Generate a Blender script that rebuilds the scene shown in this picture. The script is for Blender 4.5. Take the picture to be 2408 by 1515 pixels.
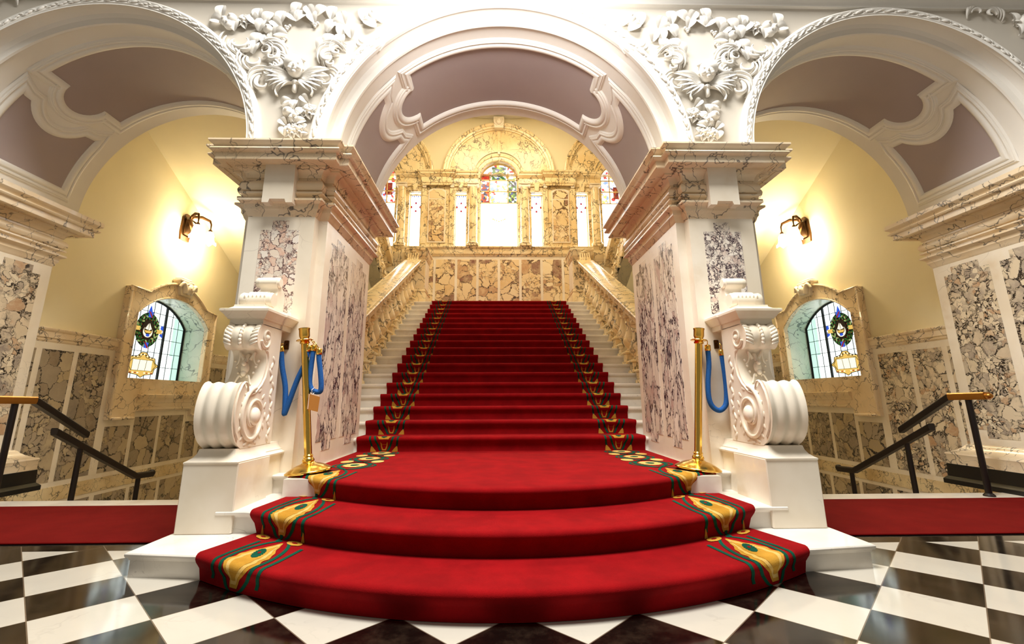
import bpy, bmesh, math, random
from math import sin, cos, pi, radians as rad, sqrt, atan2
from mathutils import Vector, Matrix
random.seed(7)
D = bpy.data
SC = bpy.context.scene
for o in list(D.objects): D.objects.remove(o, do_unlink=True)
COL = SC.collection

# ------------------------------------------------------------------ camera
PIT, YAW, ROL = rad(12.8175), rad(1.2831), rad(-0.2371)
F = Vector((sin(YAW)*cos(PIT), cos(YAW)*cos(PIT), sin(PIT)))
R0 = Vector((cos(YAW), -sin(YAW), 0)); U0 = R0.cross(F)
RR = cos(ROL)*R0 + sin(ROL)*U0; UU = -sin(ROL)*R0 + cos(ROL)*U0
cam = D.objects.new('camera', D.cameras.new('camera')); COL.objects.link(cam)
M3 = Matrix((RR, UU, -F)).transposed()
cam.matrix_world = Matrix.Translation((-0.0521, 0, 0.87)) @ M3.to_4x4()
cam.data.sensor_width = 36; cam.data.lens = 36*1086.7/2408
cam.data.shift_x = 11.68/2408; cam.data.shift_y = -62.8/2408
cam.data.clip_start = 0.02; cam.data.clip_end = 200
SC.camera = cam

# ------------------------------------------------------------------ world, light, exposure
SC.view_settings.view_transform = 'Standard'; SC.view_settings.look = 'None'
SC.view_settings.gamma = 1; SC.view_settings.use_curve_mapping = False
SC.view_settings.exposure = 0.68
W = D.worlds.new('hall_daylight'); SC.world = W; W.use_nodes = True
W.node_tree.nodes['Background'].inputs[0].default_value = (1.0, 0.92, 0.80, 1)
W.node_tree.nodes['Background'].inputs[1].default_value = 0.14

def light(name, kind, loc, energy, color, size=1.0, size_y=None, target=None, spread=None):
    l = D.lights.new(name, kind); l.energy = energy; l.color = color
    if kind == 'AREA':
        l.size = size
        if size_y: l.shape = 'RECTANGLE'; l.size_y = size_y
        if spread: l.spread = spread
    else: l.shadow_soft_size = size
    o = D.objects.new(name, l); COL.objects.link(o); o.location = loc
    if target is not None:
        o.rotation_euler = (Vector(target)-Vector(loc)).to_track_quat('-Z', 'Y').to_euler()
    return o
WARM = (1.0, 0.78, 0.48)
light('hall_skylight', 'AREA', (0, 1.8, 6.9), 520, (1.0, 0.985, 0.95), 3.2, 2.0, (0, 2.3, 0))
light('hall_arch_fill', 'POINT', (0, 2.0, 4.2), 22, (1.0, 0.97, 0.93), 0.3)  # unseen fill lamp, added to brighten the middle of the arches
up = light('vault_fill_spot', 'SPOT', (0, 2.2, 3.8), 150, (1.0, 0.98, 0.96), 0.25, target=(0, 4.2, 5.4))  # unseen spot aimed up, added to brighten the vault but spare the stairs
up.data.spot_size = rad(125); up.data.spot_blend = 0.7
light('stairwell_top_fill', 'AREA', (0, 9.2, 8.8), 150, (1.0, 0.83, 0.56), 3.0, 2.0, (0, 9.6, 0))  # unseen overhead fill, added to light the treads and leave risers dark
light('stairwell_warm_fill', 'POINT', (0, 8.4, 6.6), 42, (1.0, 0.80, 0.50), 0.4)  # unseen warm fill lamp, added for the yellow tone of the stairwell

# ------------------------------------------------------------------ materials
def hexc(h):
    v = [int(h[i:i+2], 16)/255 for i in (0, 2, 4)]
    return tuple(((c/12.92) if c <= .04045 else ((c+.055)/1.055)**2.4) for c in v) + (1,)
class NT:
    def __init__(s, name):
        s.m = D.materials.new(name); s.m.use_nodes = True; s.t = s.m.node_tree
        s.b = s.t.nodes['Principled BSDF']; s.L = s.t.links
    def n(s, typ, **kw):
        x = s.t.nodes.new('ShaderNode'+typ)
        for k, v in kw.items():
            if k[0] == 'i' and k[1:].isdigit():
                i = int(k[1:])
                if hasattr(v, 'links') or hasattr(v, 'is_output'): s.L.new(v, x.inputs[i])
                else: x.inputs[i].default_value = v
            else: setattr(x, k, v)
        return x
    def math(s, op, a, b=0.0, c=0.0, clamp=False): return s.n('Math', operation=op, i0=a, i1=b, i2=c, use_clamp=clamp).outputs[0]
    def pos(s, scale=(1, 1, 1), warp=0.0, wscale=2.0, rot=(0, 0, 0), off=(0, 0, 0)):
        g = s.n('NewGeometry').outputs['Position']
        mp = s.n('Mapping', i0=g); mp.inputs['Scale'].default_value = scale; mp.inputs['Rotation'].default_value = rot; mp.inputs['Location'].default_value = off
        v = mp.outputs[0]
        if warp:
            nz = s.noise(v, wscale, 4, out='Color')
            sub = s.n('VectorMath', operation='SUBTRACT', i0=nz, i1=(.5, .5, .5)).outputs[0]
            sc = s.n('VectorMath', operation='SCALE', i0=sub); sc.inputs['Scale'].default_value = warp
            v = s.n('VectorMath', operation='ADD', i0=v, i1=sc.outputs[0]).outputs[0]
        return v
    def noise(s, v, scale, detail=3, rough=.55, out='Fac'):
        x = s.n('TexNoise'); s.L.new(v, x.inputs['Vector']); x.inputs['Scale'].default_value = scale
        x.inputs['Detail'].default_value = detail; x.inputs['Roughness'].default_value = rough
        return x.outputs[0 if out == 'Fac' else 1]
    def vor(s, v, scale, feature='F1', out='Distance', rnd=1.0):
        x = s.n('TexVoronoi'); x.feature = feature; s.L.new(v, x.inputs['Vector']); x.inputs['Scale'].default_value = scale
        x.inputs['Randomness'].default_value = rnd
        return x.outputs[out]
    def ramp(s, f, stops, interp='LINEAR'):
        x = s.n('ValToRGB', i0=f); cr = x.color_ramp; cr.interpolation = interp
        while len(cr.elements) < len(stops): cr.elements.new(1)
        for e, (p, c) in zip(cr.elements, stops): e.position = p; e.color = c if len(c) == 4 else (*c, 1)
        return x.outputs[0]
    def step(s, f, a, b):
        x = s.n('MapRange', i0=f, i1=a, i2=b, i3=0.0, i4=1.0); x.interpolation_type = 'SMOOTHSTEP'; x.clamp = True
        return x.outputs[0]
    def mix(s, f, a, b):
        x = s.n('Mix', data_type='RGBA'); 
        for sock, v in ((x.inputs[0], f), (x.inputs[6], a), (x.inputs[7], b)):
            if hasattr(v, 'is_output'): s.L.new(v, sock)
            else: sock.default_value = v
        return x.outputs[2]
    def fin(s, col, rough=.5, metal=0.0, bump=None, bs=.1, bd=.01, coat=0, spec=None):
        if hasattr(col, 'is_output'): s.L.new(col, s.b.inputs['Base Color'])
        else: s.b.inputs['Base Color'].default_value = col
        if hasattr(rough, 'is_output'): s.L.new(rough, s.b.inputs['Roughness'])
        else: s.b.inputs['Roughness'].default_value = rough
        s.b.inputs['Metallic'].default_value = metal
        s.b.inputs['Coat Weight'].default_value = coat
        if spec is not None: s.b.inputs['Specular IOR Level'].default_value = spec
        if bump is not None:
            bn = s.n('Bump'); bn.inputs['Strength'].default_value = bs; bn.inputs['Distance'].default_value = bd
            s.L.new(bump, bn.inputs['Height']); s.L.new(bn.outputs[0], s.b.inputs['Normal'])
        return s.m

def plain(name, col, rough=.5, metal=0, var=.06, nscale=3, **k):
    s = NT(name); c = hexc(col) if isinstance(col, str) else col
    nz = s.noise(s.pos(), nscale, 4)
    lo = tuple(x*(1-var) for x in c[:3])+(1,); hi = tuple(min(1, x*(1+var)) for x in c[:3])+(1,)
    return s.fin(s.mix(nz, lo, hi), rough, metal, **k)

def veined(name, base1, base2, vein, scale=4.0, warp=.5, amount=.5, width=.03, rough=.28, fine=.5, stretch=(1, 1, 1), rot=(0, 0, 0), stain='C9A878', stainamt=.35):
    s = NT(name)
    v = s.pos(stretch, warp, scale*.45, rot)
    p = s.pos()
    bn = s.noise(p, 1.7, 4)
    base = s.mix(s.step(bn, .35, .65), hexc(base1), hexc(base2))
    st = s.noise(s.pos(off=(3, 5, 1)), 2.6, 5)
    base = s.mix(s.math('MULTIPLY', s.step(st, .56, .75), stainamt), base, hexc(stain))
    e1 = s.vor(v, scale, 'DISTANCE_TO_EDGE')
    wn = s.noise(p, scale*1.1, 4)
    w1 = s.math('MULTIPLY', s.step(wn, .62-.3*amount, .80-.25*amount), width*1.6)
    w1 = s.math('ADD', w1, width*.12)
    f1 = s.math('SUBTRACT', 1.0, s.math('DIVIDE', e1, w1, clamp=True), clamp=True)
    mask = s.step(s.noise(s.pos(off=(1, 2, 3)), scale*.45, 2), .60-.35*amount, .72-.25*amount)
    f1 = s.math('MULTIPLY', f1, mask)
    e2 = s.vor(s.pos(stretch, warp*1.2, scale*1.3, rot), scale*2.9, 'DISTANCE_TO_EDGE')
    f2 = s.math('SUBTRACT', 1.0, s.math('DIVIDE', e2, .035*fine+.001, clamp=True), clamp=True)
    m2 = s.step(s.noise(s.pos(off=(7, 2, 9)), scale*.9, 3), .52, .66)
    f2 = s.math('MULTIPLY', s.math('MULTIPLY', f2, m2), .75)
    f = s.math('MAXIMUM', f1, f2, clamp=True)
    col = s.mix(s.math('MULTIPLY', f, .9), base, hexc(vein))
    return s.fin(col, rough, coat=.15)

def breccia(name, matrix, clasts, scale=7.0, warp=.12, stretch=(1, 1, 1), width=.07, rough=.22, fine=2.4, finemask=(.42, .56), off=(0, 0, 0)):
    s = NT(name)
    v = s.pos(stretch, warp*1.6, scale*.5, off=off)
    nz = s.noise(v, scale*2.6, 3, out='Color'); sub = s.n('VectorMath', operation='SUBTRACT', i0=nz, i1=(.5, .5, .5)).outputs[0]
    sc_ = s.n('VectorMath', operation='SCALE', i0=sub); sc_.inputs['Scale'].default_value = .42/scale
    v = s.n('VectorMath', operation='ADD', i0=v, i1=sc_.outputs[0]).outputs[0]
    n = len(clasts)
    stops = [(i/n, hexc(c)) for i, c in enumerate(clasts)]
    def layer(sc, w, lo):
        colr = s.vor(v, sc, 'F1', 'Color', .85)
        sep = s.n('SeparateColor', i0=colr).outputs[0]
        cc = s.ramp(sep, stops, 'CONSTANT')
        cl = s.noise(v, sc*1.7, 5, .65)
        cc = s.mix(s.math('MULTIPLY', s.step(cl, .3, .75), .6), cc, hexc(clasts[0]))
        e = s.vor(v, sc, 'DISTANCE_TO_EDGE', rnd=.85)
        wn = s.math('MULTIPLY', s.math('MAXIMUM', s.math('SUBTRACT', s.noise(v, sc*.55, 3), lo), 0.0), w*9)
        d = s.math('SUBTRACT', e, s.math('ADD', wn, .012))
        return cc, s.step(d, -.012, .022)
    c1, f1 = layer(scale, width, .44); c2, f2 = layer(scale*fine, width*1.4, .42)
    mt = s.mix(s.step(s.noise(v, scale*3, 4), .3, .7), hexc(matrix), tuple(x*.4 for x in hexc(matrix)[:3])+(1,))
    # splinters of pale stone inside the matrix
    e3 = s.vor(v, scale*fine*2.6, 'DISTANCE_TO_EDGE'); sp = s.step(e3, .13, .2)
    mt = s.mix(s.math('MULTIPLY', sp, .7), mt, hexc(clasts[1]))
    fm = s.step(s.noise(v, scale*.4, 3), *finemask)
    a = s.mix(f1, mt, c1); b = s.mix(f2, mt, c2)
    return s.fin(s.mix(fm, a, b), rough, coat=.2)

M = {}
M['plaster'] = plain('white_plaster', (0.80, 0.765, 0.70, 1), .55, var=.03)
M['plaster_wall'] = plain('cream_plaster', (0.60, 0.545, 0.46, 1), .7, var=.03, bump=None)
M['yellow'] = plain('yellow_plaster', (0.78, 0.70, 0.48, 1), .75, var=.04)
M['mauve'] = plain('mauve_paint', (0.37, 0.30, 0.29, 1), .6, var=.05)
M['marble'] = veined('cream_marble', 'F2E8D6', 'E6D9C2', '8E7F74', 1.6, .7, .18, .02, .3, .2, stainamt=.35)
M['marble_grey'] = veined('white_step_marble', 'EDE6DA', 'D9D2C6', '8D867C', 2.2, .8, .2, .02, .32, .2, stain='B9A182', stainamt=.4)
M['pavo'] = veined('veined_cornice_marble', 'F0E0C6', 'E7CFA9', '332F38', 4.6, .85, .9, .024, .25, .8, stainamt=.5)
M['pavo_rear'] = veined('honey_veined_marble', 'F2E0B6', 'EACE98', '241F18', 4.2, 1.1, 1.0, .042, .3, 1.0, stretch=(1, 1, .7), stainamt=.4)
M['pavo_dark'] = veined('dark_veined_marble', 'E8D6AE', 'D3B988', '3A342E', 6.5, .8, 1.0, .036, .3, 1.0, stain='A5824E', stainamt=.5)
M['cool'] = veined('green_white_marble', 'E4EBDD', 'D3E0D2', '3E4A4C', 4.2, .8, .95, .035, .3, .8, stain='BFD2BE', stainamt=.3)
M['brec_pink'] = breccia('pink_breccia', '6B4A4C', ['F0E2CF', 'E9CFBC', 'DDB29A', 'F1E8DC', 'D2C6B8', 'EBD9C4'], 16, .07, width=.05, fine=2.3, finemask=(.45, .55))
M['brec_plum'] = breccia('plum_breccia', '54424A', ['EFE4D4', 'E4D4C6', 'CDB2A4', 'F1E8DC', 'C2B6AC', 'E8DACA'], 15, .08, width=.09, fine=2.2, finemask=(.4, .5), off=(2, 1, 4))
M['brec_long'] = breccia('elongated_breccia', '4A404A', ['EBDFCD', 'DDD2C2', 'CFC2B4', 'EDE4D6', 'B79C92', 'E4D8C6'], 9, .12, (1, 1, .42), .06, fine=2.4, finemask=(.42, .52))
M['brec_dark'] = breccia('dark_breccia', '2A2120', ['DCCBAE', 'C9B89E', 'A49686', 'E6D8BC', '8E8176', 'B9936F', 'D3C2A4'], 7.0, .13, width=.055, fine=2.6)
M['brec_wall'] = breccia('grey_breccia', '3A302C', ['AE9E86', '9F907A', 'C2B090', '8D8070', 'B9A580', '8F7D66'], 5.5, .16, width=.04, fine=2.6, finemask=(.5, .62))
M['brec_rear'] = breccia('golden_breccia', '5E4030', ['EBD4A8', 'E4C896', 'DDBB86', 'EEDCB8', 'B98C64', 'E6CCA0', '7E5044'], 3.6, .2, width=.03, fine=2.8, finemask=(.48, .6))
M['brass'] = plain('polished_brass', 'E6BE5C', .17, 1.0, .05)
M['bronze'] = plain('dark_bronze', '4A3016', .3, .9, .2)
M['railwood'] = plain('dark_handrail', '160905', .45, .2, .2)
M['railtop'] = plain('worn_brass_rail', 'A8702C', .3, .8, .2)
M['black'] = plain('black_base', '0C0A0A', .35, 0, .2)
M['lead'] = plain('window_lead', '101014', .5, .4, .1)
M['gilt'] = plain('cream_window_bar', 'E6CC94', .5, 0, .05)
M['sign'] = plain('tan_card', 'B4772E', .6, 0, .04)
M['white'] = plain('white_edge', 'E8E4DC', .6, 0, .02)

def rope_mat():
    s = NT('blue_braided_rope'); v = s.pos((1, 1, 1))
    w = s.n('TexVoronoi'); s.L.new(v, w.inputs['Vector']); w.inputs['Scale'].default_value = 230
    c = s.mix(w.outputs[0], hexc('0663B0'), hexc('033F80'))
    return s.fin(c, .8, bump=w.outputs[0], bs=.5, bd=.002)
M['rope'] = rope_mat()
def carpet_mat(name, col, dark):
    col = hexc(col) if isinstance(col, str) else col; dark = hexc(dark) if isinstance(dark, str) else dark
    s = NT(name); v = s.pos()
    big = s.noise(v, 5, 5, .6); sm = s.noise(v, 260, 2)
    c = s.mix(s.step(big, .25, .8), dark, col); c = s.mix(s.math('MULTIPLY', sm, .35), c, tuple(x*.4 for x in dark[:3])+(1,))
    s.fin(c, .95, bump=sm, bs=.35, bd=.004, spec=.1)
    s.b.inputs['Sheen Weight'].default_value = .12; s.b.inputs['Sheen Tint'].default_value = col; s.b.inputs['Sheen Roughness'].default_value = .4
    return s.m
M['carpet'] = carpet_mat('red_pile_carpet', (.31, .003, .005, 1), (.20, .0015, .003, 1))
M['carpet_flat'] = carpet_mat('flat_red_carpet', (.17, .004, .003, 1), (.13, .002, .0015, 1))
M['gold'] = carpet_mat('gold_pile', 'D2A040', 'A87722')
M['cream'] = carpet_mat('cream_pile', 'E2C27A', 'C79C4C')
M['green'] = carpet_mat('green_pile', '0E5A44', '08402F')

def floor_mat():
    s = NT('chequered_marble')
    g = s.n('NewGeometry').outputs['Position']; sp = s.n('SeparateXYZ', i0=g)
    x = s.math('DIVIDE', s.math('SUBTRACT', sp.outputs[0], .033), .5); y = s.math('DIVIDE', s.math('SUBTRACT', sp.outputs[1], 2.17), .5)
    u = s.math('ADD', x, y); v = s.math('SUBTRACT', x, y)
    par = s.math('FLOORED_MODULO', s.math('ADD', s.math('FLOOR', u), s.math('FLOOR', v)), 2.0)
    def edge(q): return s.math('MINIMUM', s.math('FRACT', q), s.math('SUBTRACT', 1.0, s.math('FRACT', q)))
    ed = s.math('MINIMUM', edge(u), edge(v)); gl = s.math('LESS_THAN', ed, .006)
    band = s.math('GREATER_THAN', sp.outputs[1], 3.09)
    dark = s.math('MAXIMUM', s.math('GREATER_THAN', par, .5), band)
    p = s.pos(warp=.6, wscale=3)
    vn = s.vor(p, 5, 'DISTANCE_TO_EDGE'); vm = s.step(s.noise(s.pos(), 3, 4), .5, .75)
    vein = s.math('MULTIPLY', s.math('SUBTRACT', 1.0, s.math('DIVIDE', vn, .05, clamp=True), clamp=True), s.math('MULTIPLY', vm, .4))
    wh = s.mix(vein, s.mix(s.noise(s.pos(), 2, 4), hexc('CDC6B8'), hexc('B8B1A3')), hexc('9C968C'))
    bl = s.mix(s.step(s.noise(s.pos(), 9, 6, .7), .4, .75), hexc('0C0907'), hexc('2A2018'))
    c = s.mix(dark, wh, bl); c = s.mix(gl, c, hexc('6A5A4A'))
    r = s.math('MULTIPLY_ADD', s.noise(s.pos(), 6, 4), .10, .05)
    return s.fin(c, r, spec=.6)
M['floor'] = floor_mat()

def glow(name, col, strength, rough=.3):
    s = NT(name); c = hexc(col)
    s.b.inputs['Base Color'].default_value = tuple(x*.5 for x in c[:3])+(1,); s.b.inputs['Roughness'].default_value = rough
    nz = s.noise(s.pos(), 4, 3)
    s.L.new(s.mix(nz, tuple(x*.92 for x in c[:3])+(1,), c), s.b.inputs['Emission Color'])
    s.b.inputs['Emission Strength'].default_value = strength
    return s.m
M['glass_white'] = glow('daylit_clear_glass', 'F4FAFF', 5)
M['glass_niche'] = glow('daylit_leaded_glass', 'EEF9F6', 1.4)
M['glass_tint'] = glow('daylit_green_tint_glass', 'BFE6D8', .75)
M['g_green'] = glow('green_glass', '2F6B2E', .35); M['g_lgreen'] = glow('light_green_glass', '8FB06A', .5)
M['g_blue'] = glow('blue_glass', '2450C8', .7); M['g_red'] = glow('red_glass', 'A01822', .5)
M['g_gold'] = glow('gold_glass', 'D9B45C', .7); M['g_cream'] = glow('cream_glass', 'F0E6C8', .9); M['g_dark'] = glow('dark_brown_glass', '2A1210', .15)
M['shade'] = glow('lit_lamp_glass', 'FFF1CE', 30)

def stained(name, cols, scale, strength, lead=.03):
    s = NT(name); v = s.pos(warp=.1, wscale=4)
    c = s.ramp(s.n('SeparateColor', i0=s.vor(v, scale, 'F1', 'Color')).outputs[0], [(i/len(cols), hexc(q)) for i, q in enumerate(cols)], 'CONSTANT')
    e = s.vor(v, scale, 'DISTANCE_TO_EDGE'); f = s.step(e, lead*.5, lead)
    c = s.mix(f, (.01, .01, .012, 1), c)
    s.b.inputs['Base Color'].default_value = (.05, .05, .05, 1); s.b.inputs['Roughness'].default_value = .3
    s.L.new(c, s.b.inputs['Emission Color']); s.b.inputs['Emission Strength'].default_value = strength
    return s.m
M['st_red'] = stained('stained_red_blue_glass', ['B01C20', 'C43A1C', 'E8F2FF', '1B2A78', 'F2A23A', '8E1520', 'D8541C', '10143A', 'C43A1C'], 15, 1.0)
M['st_green'] = stained('stained_green_blue_glass', ['2E6B34', '5E8A3A', 'E6F0FF', '2A3F88', '1E4A24', '9DB84A', '141A3A', 'C8D8F0'], 15, 1.0)
M['st_mix'] = stained('stained_mixed_glass', ['FFFFFF', 'F6FAFF', '7A8FD8', 'FFFFFF', 'E2B860', 'FFFFFF', 'B03030', 'EEF5FF'], 14, 1.6)
M['st_dark'] = stained('stained_deep_red_glass', ['8E1A14', 'A02818', '5A0E10', 'B8501E'], 18, .8, .04)

# ------------------------------------------------------------------ mesh helpers
def _poly_area(p): return sum(p[i][0]*p[(i+1) % len(p)][1]-p[(i+1) % len(p)][0]*p[i][1] for i in range(len(p)))/2
class MB:
    def __init__(s): s.v = []; s.f = []; s.m = []
    def add(s, vs, fs, mi=0):
        b = len(s.v); s.v += [tuple(v) for v in vs]
        for f in fs: s.f.append(tuple(i+b for i in f)); s.m.append(mi)
        return s
    def box(s, x0, x1, y0, y1, z0, z1, mi=0):
        v = [(x, y, z) for x in (x0, x1) for y in (y0, y1) for z in (z0, z1)]
        return s.add(v, [(0, 1, 3, 2), (4, 6, 7, 5), (0, 4, 5, 1), (2, 3, 7, 6), (0, 2, 6, 4), (1, 5, 7, 3)], mi)
    def prism(s, poly, ax, a0, a1, mi=0):
        n = len(poly)
        def P(p, a): return (a, p[0], p[1]) if ax == 'x' else ((p[0], a, p[1]) if ax == 'y' else (p[0], p[1], a))
        vs = [P(p, a0) for p in poly]+[P(p, a1) for p in poly]
        return s.add(vs, [tuple(range(n)), tuple(range(2*n-1, n-1, -1))]+[(i, (i+1) % n, n+(i+1) % n, n+i) for i in range(n)], mi)
    def bev(s, x0, x1, y0, y1, z0, z1, b=.01, mi=0):
        # box with chamfered vertical and horizontal edges
        b = min(b, (x1-x0)/2.1, (y1-y0)/2.1, (z1-z0)/2.1)
        pts = []
        def ring(i, z): return [(x0+i+b, y0+i, z), (x1-i-b, y0+i, z), (x1-i, y0+i+b, z), (x1-i, y1-i-b, z), (x1-i-b, y1-i, z), (x0+i+b, y1-i, z), (x0+i, y1-i-b, z), (x0+i, y0+i+b, z)]
        rs = [ring(b, z0), ring(0, z0+b), ring(0, z1-b), ring(b, z1)]
        vs = sum(rs, []); fs = [tuple(range(7, -1, -1)), tuple(range(24, 32))]
        for k in range(3):
            for i in range(8): fs.append((k*8+i, k*8+(i+1) % 8, (k+1)*8+(i+1) % 8, (k+1)*8+i))
        return s.add(vs, fs, mi)
    def grid(s, fn, nu, nv, wrapu=False, mi=0):
        vs = [fn(i/nu, j/nv) for i in range(nu+(0 if wrapu else 1)) for j in range(nv+1)]
        fs = []
        for i in range(nu):
            for j in range(nv):
                a = i*(nv+1)+j; b = ((i+1) % nu if wrapu else i+1)*(nv+1)+j
                fs.append((a, b, b+1, a+1))
        return s.add(vs, fs, mi)
    def lathe(s, prof, c=(0, 0, 0), n=24, mat=None, mi=0, sx=1, sy=1):
        # prof [(r, z)]
        b = []
        for i in range(n):
            a = 2*pi*i/n
            for r, z in prof:
                p = Vector((r*cos(a)*sx, r*sin(a)*sy, z))
                if mat is not None: p = mat @ p
                b.append((p[0]+c[0], p[1]+c[1], p[2]+c[2]))
        k = len(prof); fs = []
        for i in range(n):
            for j in range(k-1):
                fs.append((i*k+j, ((i+1) % n)*k+j, ((i+1) % n)*k+j+1, i*k+j+1))
        if prof[0][0] > 1e-6: fs.append(tuple(i*k for i in range(n))[::-1])
        if prof[-1][0] > 1e-6: fs.append(tuple(i*k+k-1 for i in range(n)))
        return s.add(b, fs, mi)
    def tube(s, pts, r, n=8, mi=0, caps=True, flat=None):
        pts = [Vector(p) for p in pts]
        rs = list(r) if isinstance(r, (list, tuple)) else [r]*len(pts)
        keep = [0]+[i for i in range(1, len(pts)) if (pts[i]-pts[i-1]).length > 1e-5]
        pts = [pts[i] for i in keep]; rs = [rs[i] for i in keep]; m = len(pts)
        up = None; vs = []
        for i in range(m):
            t = (pts[min(i+1, m-1)]-pts[max(i-1, 0)]).normalized()
            if up is None: up = Vector((0, 0, 1)) if abs(t.z) < .9 else Vector((1, 0, 0))
            a = t.cross(up).normalized(); up = a.cross(t).normalized(); 
            fx, fy = flat if flat else (1, 1)
            for j in range(n):
                q = 2*pi*j/n; vs.append(pts[i]+(a*cos(q)*fx+up*sin(q)*fy)*rs[i])
        fs = [(i*n+j, i*n+(j+1) % n, (i+1)*n+(j+1) % n, (i+1)*n+j) for i in range(m-1) for j in range(n)]
        if caps: fs += [tuple(range(n))[::-1], tuple((m-1)*n+j for j in range(n))]
        return s.add(vs, fs, mi)
    def blob(s, c, r, n=12, k=8, sc=(1, 1, 1), mat=None, fn=None, mi=0):
        def P(u, v):
            a = 2*pi*u; b = pi*v; d = Vector((sin(b)*cos(a), sin(b)*sin(a), -cos(b)))
            q = fn(d) if fn else 1.0
            p = Vector((d.x*sc[0], d.y*sc[1], d.z*sc[2]))*r*q
            if mat is not None: p = mat @ p
            return (p.x+c[0], p.y+c[1], p.z+c[2])
        return s.grid(P, n, k, True, mi)
    def run(s, plan, prof, closed=True, mi=0, cap=True):
        # moulding profile [(projection, z)] mitred round a plan polygon (counter-clockwise, outward offset)
        n = len(plan); off = []
        for i in range(n):
            p = Vector(plan[i]); a = Vector(plan[i-1]) if (closed or i > 0) else None; b = Vector(plan[(i+1) % n]) if (closed or i < n-1) else None
            def nrm(q): q = q.normalized(); return Vector((q.y, -q.x))
            if a is None: o = nrm(b-p)
            elif b is None: o = nrm(p-a)
            else:
                n1, n2 = nrm(p-a), nrm(b-p); o = (n1+n2)/(1+n1.dot(n2)+1e-9)
            off.append(o)
        vs = []
        for i in range(n):
            for pr, z in prof: vs.append((plan[i][0]+off[i].x*pr, plan[i][1]+off[i].y*pr, z))
        k = len(prof); fs = []
        for i in range(n if closed else n-1):
            for j in range(k-1): fs.append((i*k+j, ((i+1) % n)*k+j, ((i+1) % n)*k+j+1, i*k+j+1))
        if cap and closed: fs += [tuple(i*k+k-1 for i in range(n)), tuple(i*k for i in range(n))[::-1]]
        if cap and not closed: fs += [tuple(range(k))[::-1], tuple((n-1)*k+j for j in range(k))]
        return s.add(vs, fs, mi)
    def arch(s, cx, zc, prof, a0=-90, a1=90, n=64, mi=0, closed=False, X=None, ell=1.0):
        # profile [(radius, y)] swept round a Y axis; angle from +Z towards +X
        k = len(prof); vs = []
        for i in range(n+1):
            a = rad(a0+(a1-a0)*i/n)
            for r, y in prof:
                p = (cx+r*sin(a), y, zc+r*cos(a)*ell); vs.append(p if X is None else X(p))
        fs = []
        for i in range(n):
            for j in range(k-1+(1 if closed else 0)):
                q = (j+1) % k; fs.append((i*k+j, (i+1)*k+j, (i+1)*k+q, i*k+q))
        if closed: fs += [tuple(range(k))[::-1], tuple(n*k+j for j in range(k))]
        return s.add(vs, fs, mi)
    def mirror(s, sx):
        if sx < 0: s.v = [(-x, y, z) for x, y, z in s.v]; s.f = [tuple(reversed(f)) for f in s.f]
        return s
    def xf(s, fn): s.v = [tuple(fn(v)) for v in s.v]; return s

def obj(name, mb, mats, parent=None, smooth=35, loc=None, recalc=True, kind=None, label=None):
    me = D.meshes.new(name)
    o = D.objects.new(name, me); COL.objects.link(o)
    L = Vector((0, 0, 0)) if loc is None else Vector(loc)
    base = L.copy()
    if parent is not None:
        base = Vector(parent['_w'])+L; o.parent = parent
    o.location = L; o['_w'] = tuple(base)
    me.from_pydata([(x-base.x, y-base.y, z-base.z) for x, y, z in mb.v], [], mb.f)
    for m in (mats if isinstance(mats, (list, tuple)) else [mats]): me.materials.append(M[m])
    for p, mi in zip(me.polygons, mb.m): p.material_index = mi
    if recalc:
        bm = bmesh.new(); bm.from_mesh(me); bmesh.ops.recalc_face_normals(bm, faces=bm.faces); bm.to_mesh(me); bm.free()
    if smooth:
        me.shade_smooth(); me.set_sharp_from_angle(angle=rad(smooth))
    if kind: o['kind'] = kind
    if label: o['label'] = label
    return o
def thing(name, label, cat, loc=(0, 0, 0), group=None):
    o = D.objects.new(name, None); COL.objects.link(o); o.location = loc; o['_w'] = tuple(loc); o.empty_display_size = .1
    o['label'] = label; o['category'] = cat
    if group: o['group'] = group
    return o
def tag(o, label, cat, group=None):
    o['label'] = label; o['category'] = cat
    if group: o['group'] = group
    return o
def struct(name, mb, mats, label=None, **k):
    o = obj(name, mb, mats, **k); o['kind'] = 'structure'
    if label: o['label'] = label
    return o
def copy_tree(o, parent=None):
    c = o.copy(); COL.objects.link(c)
    if parent is not None: c.parent = parent
    for ch in list(o.children): copy_tree(ch, c)
    return c
def side(s, a='left', b='right'): return a if s < 0 else b

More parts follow.
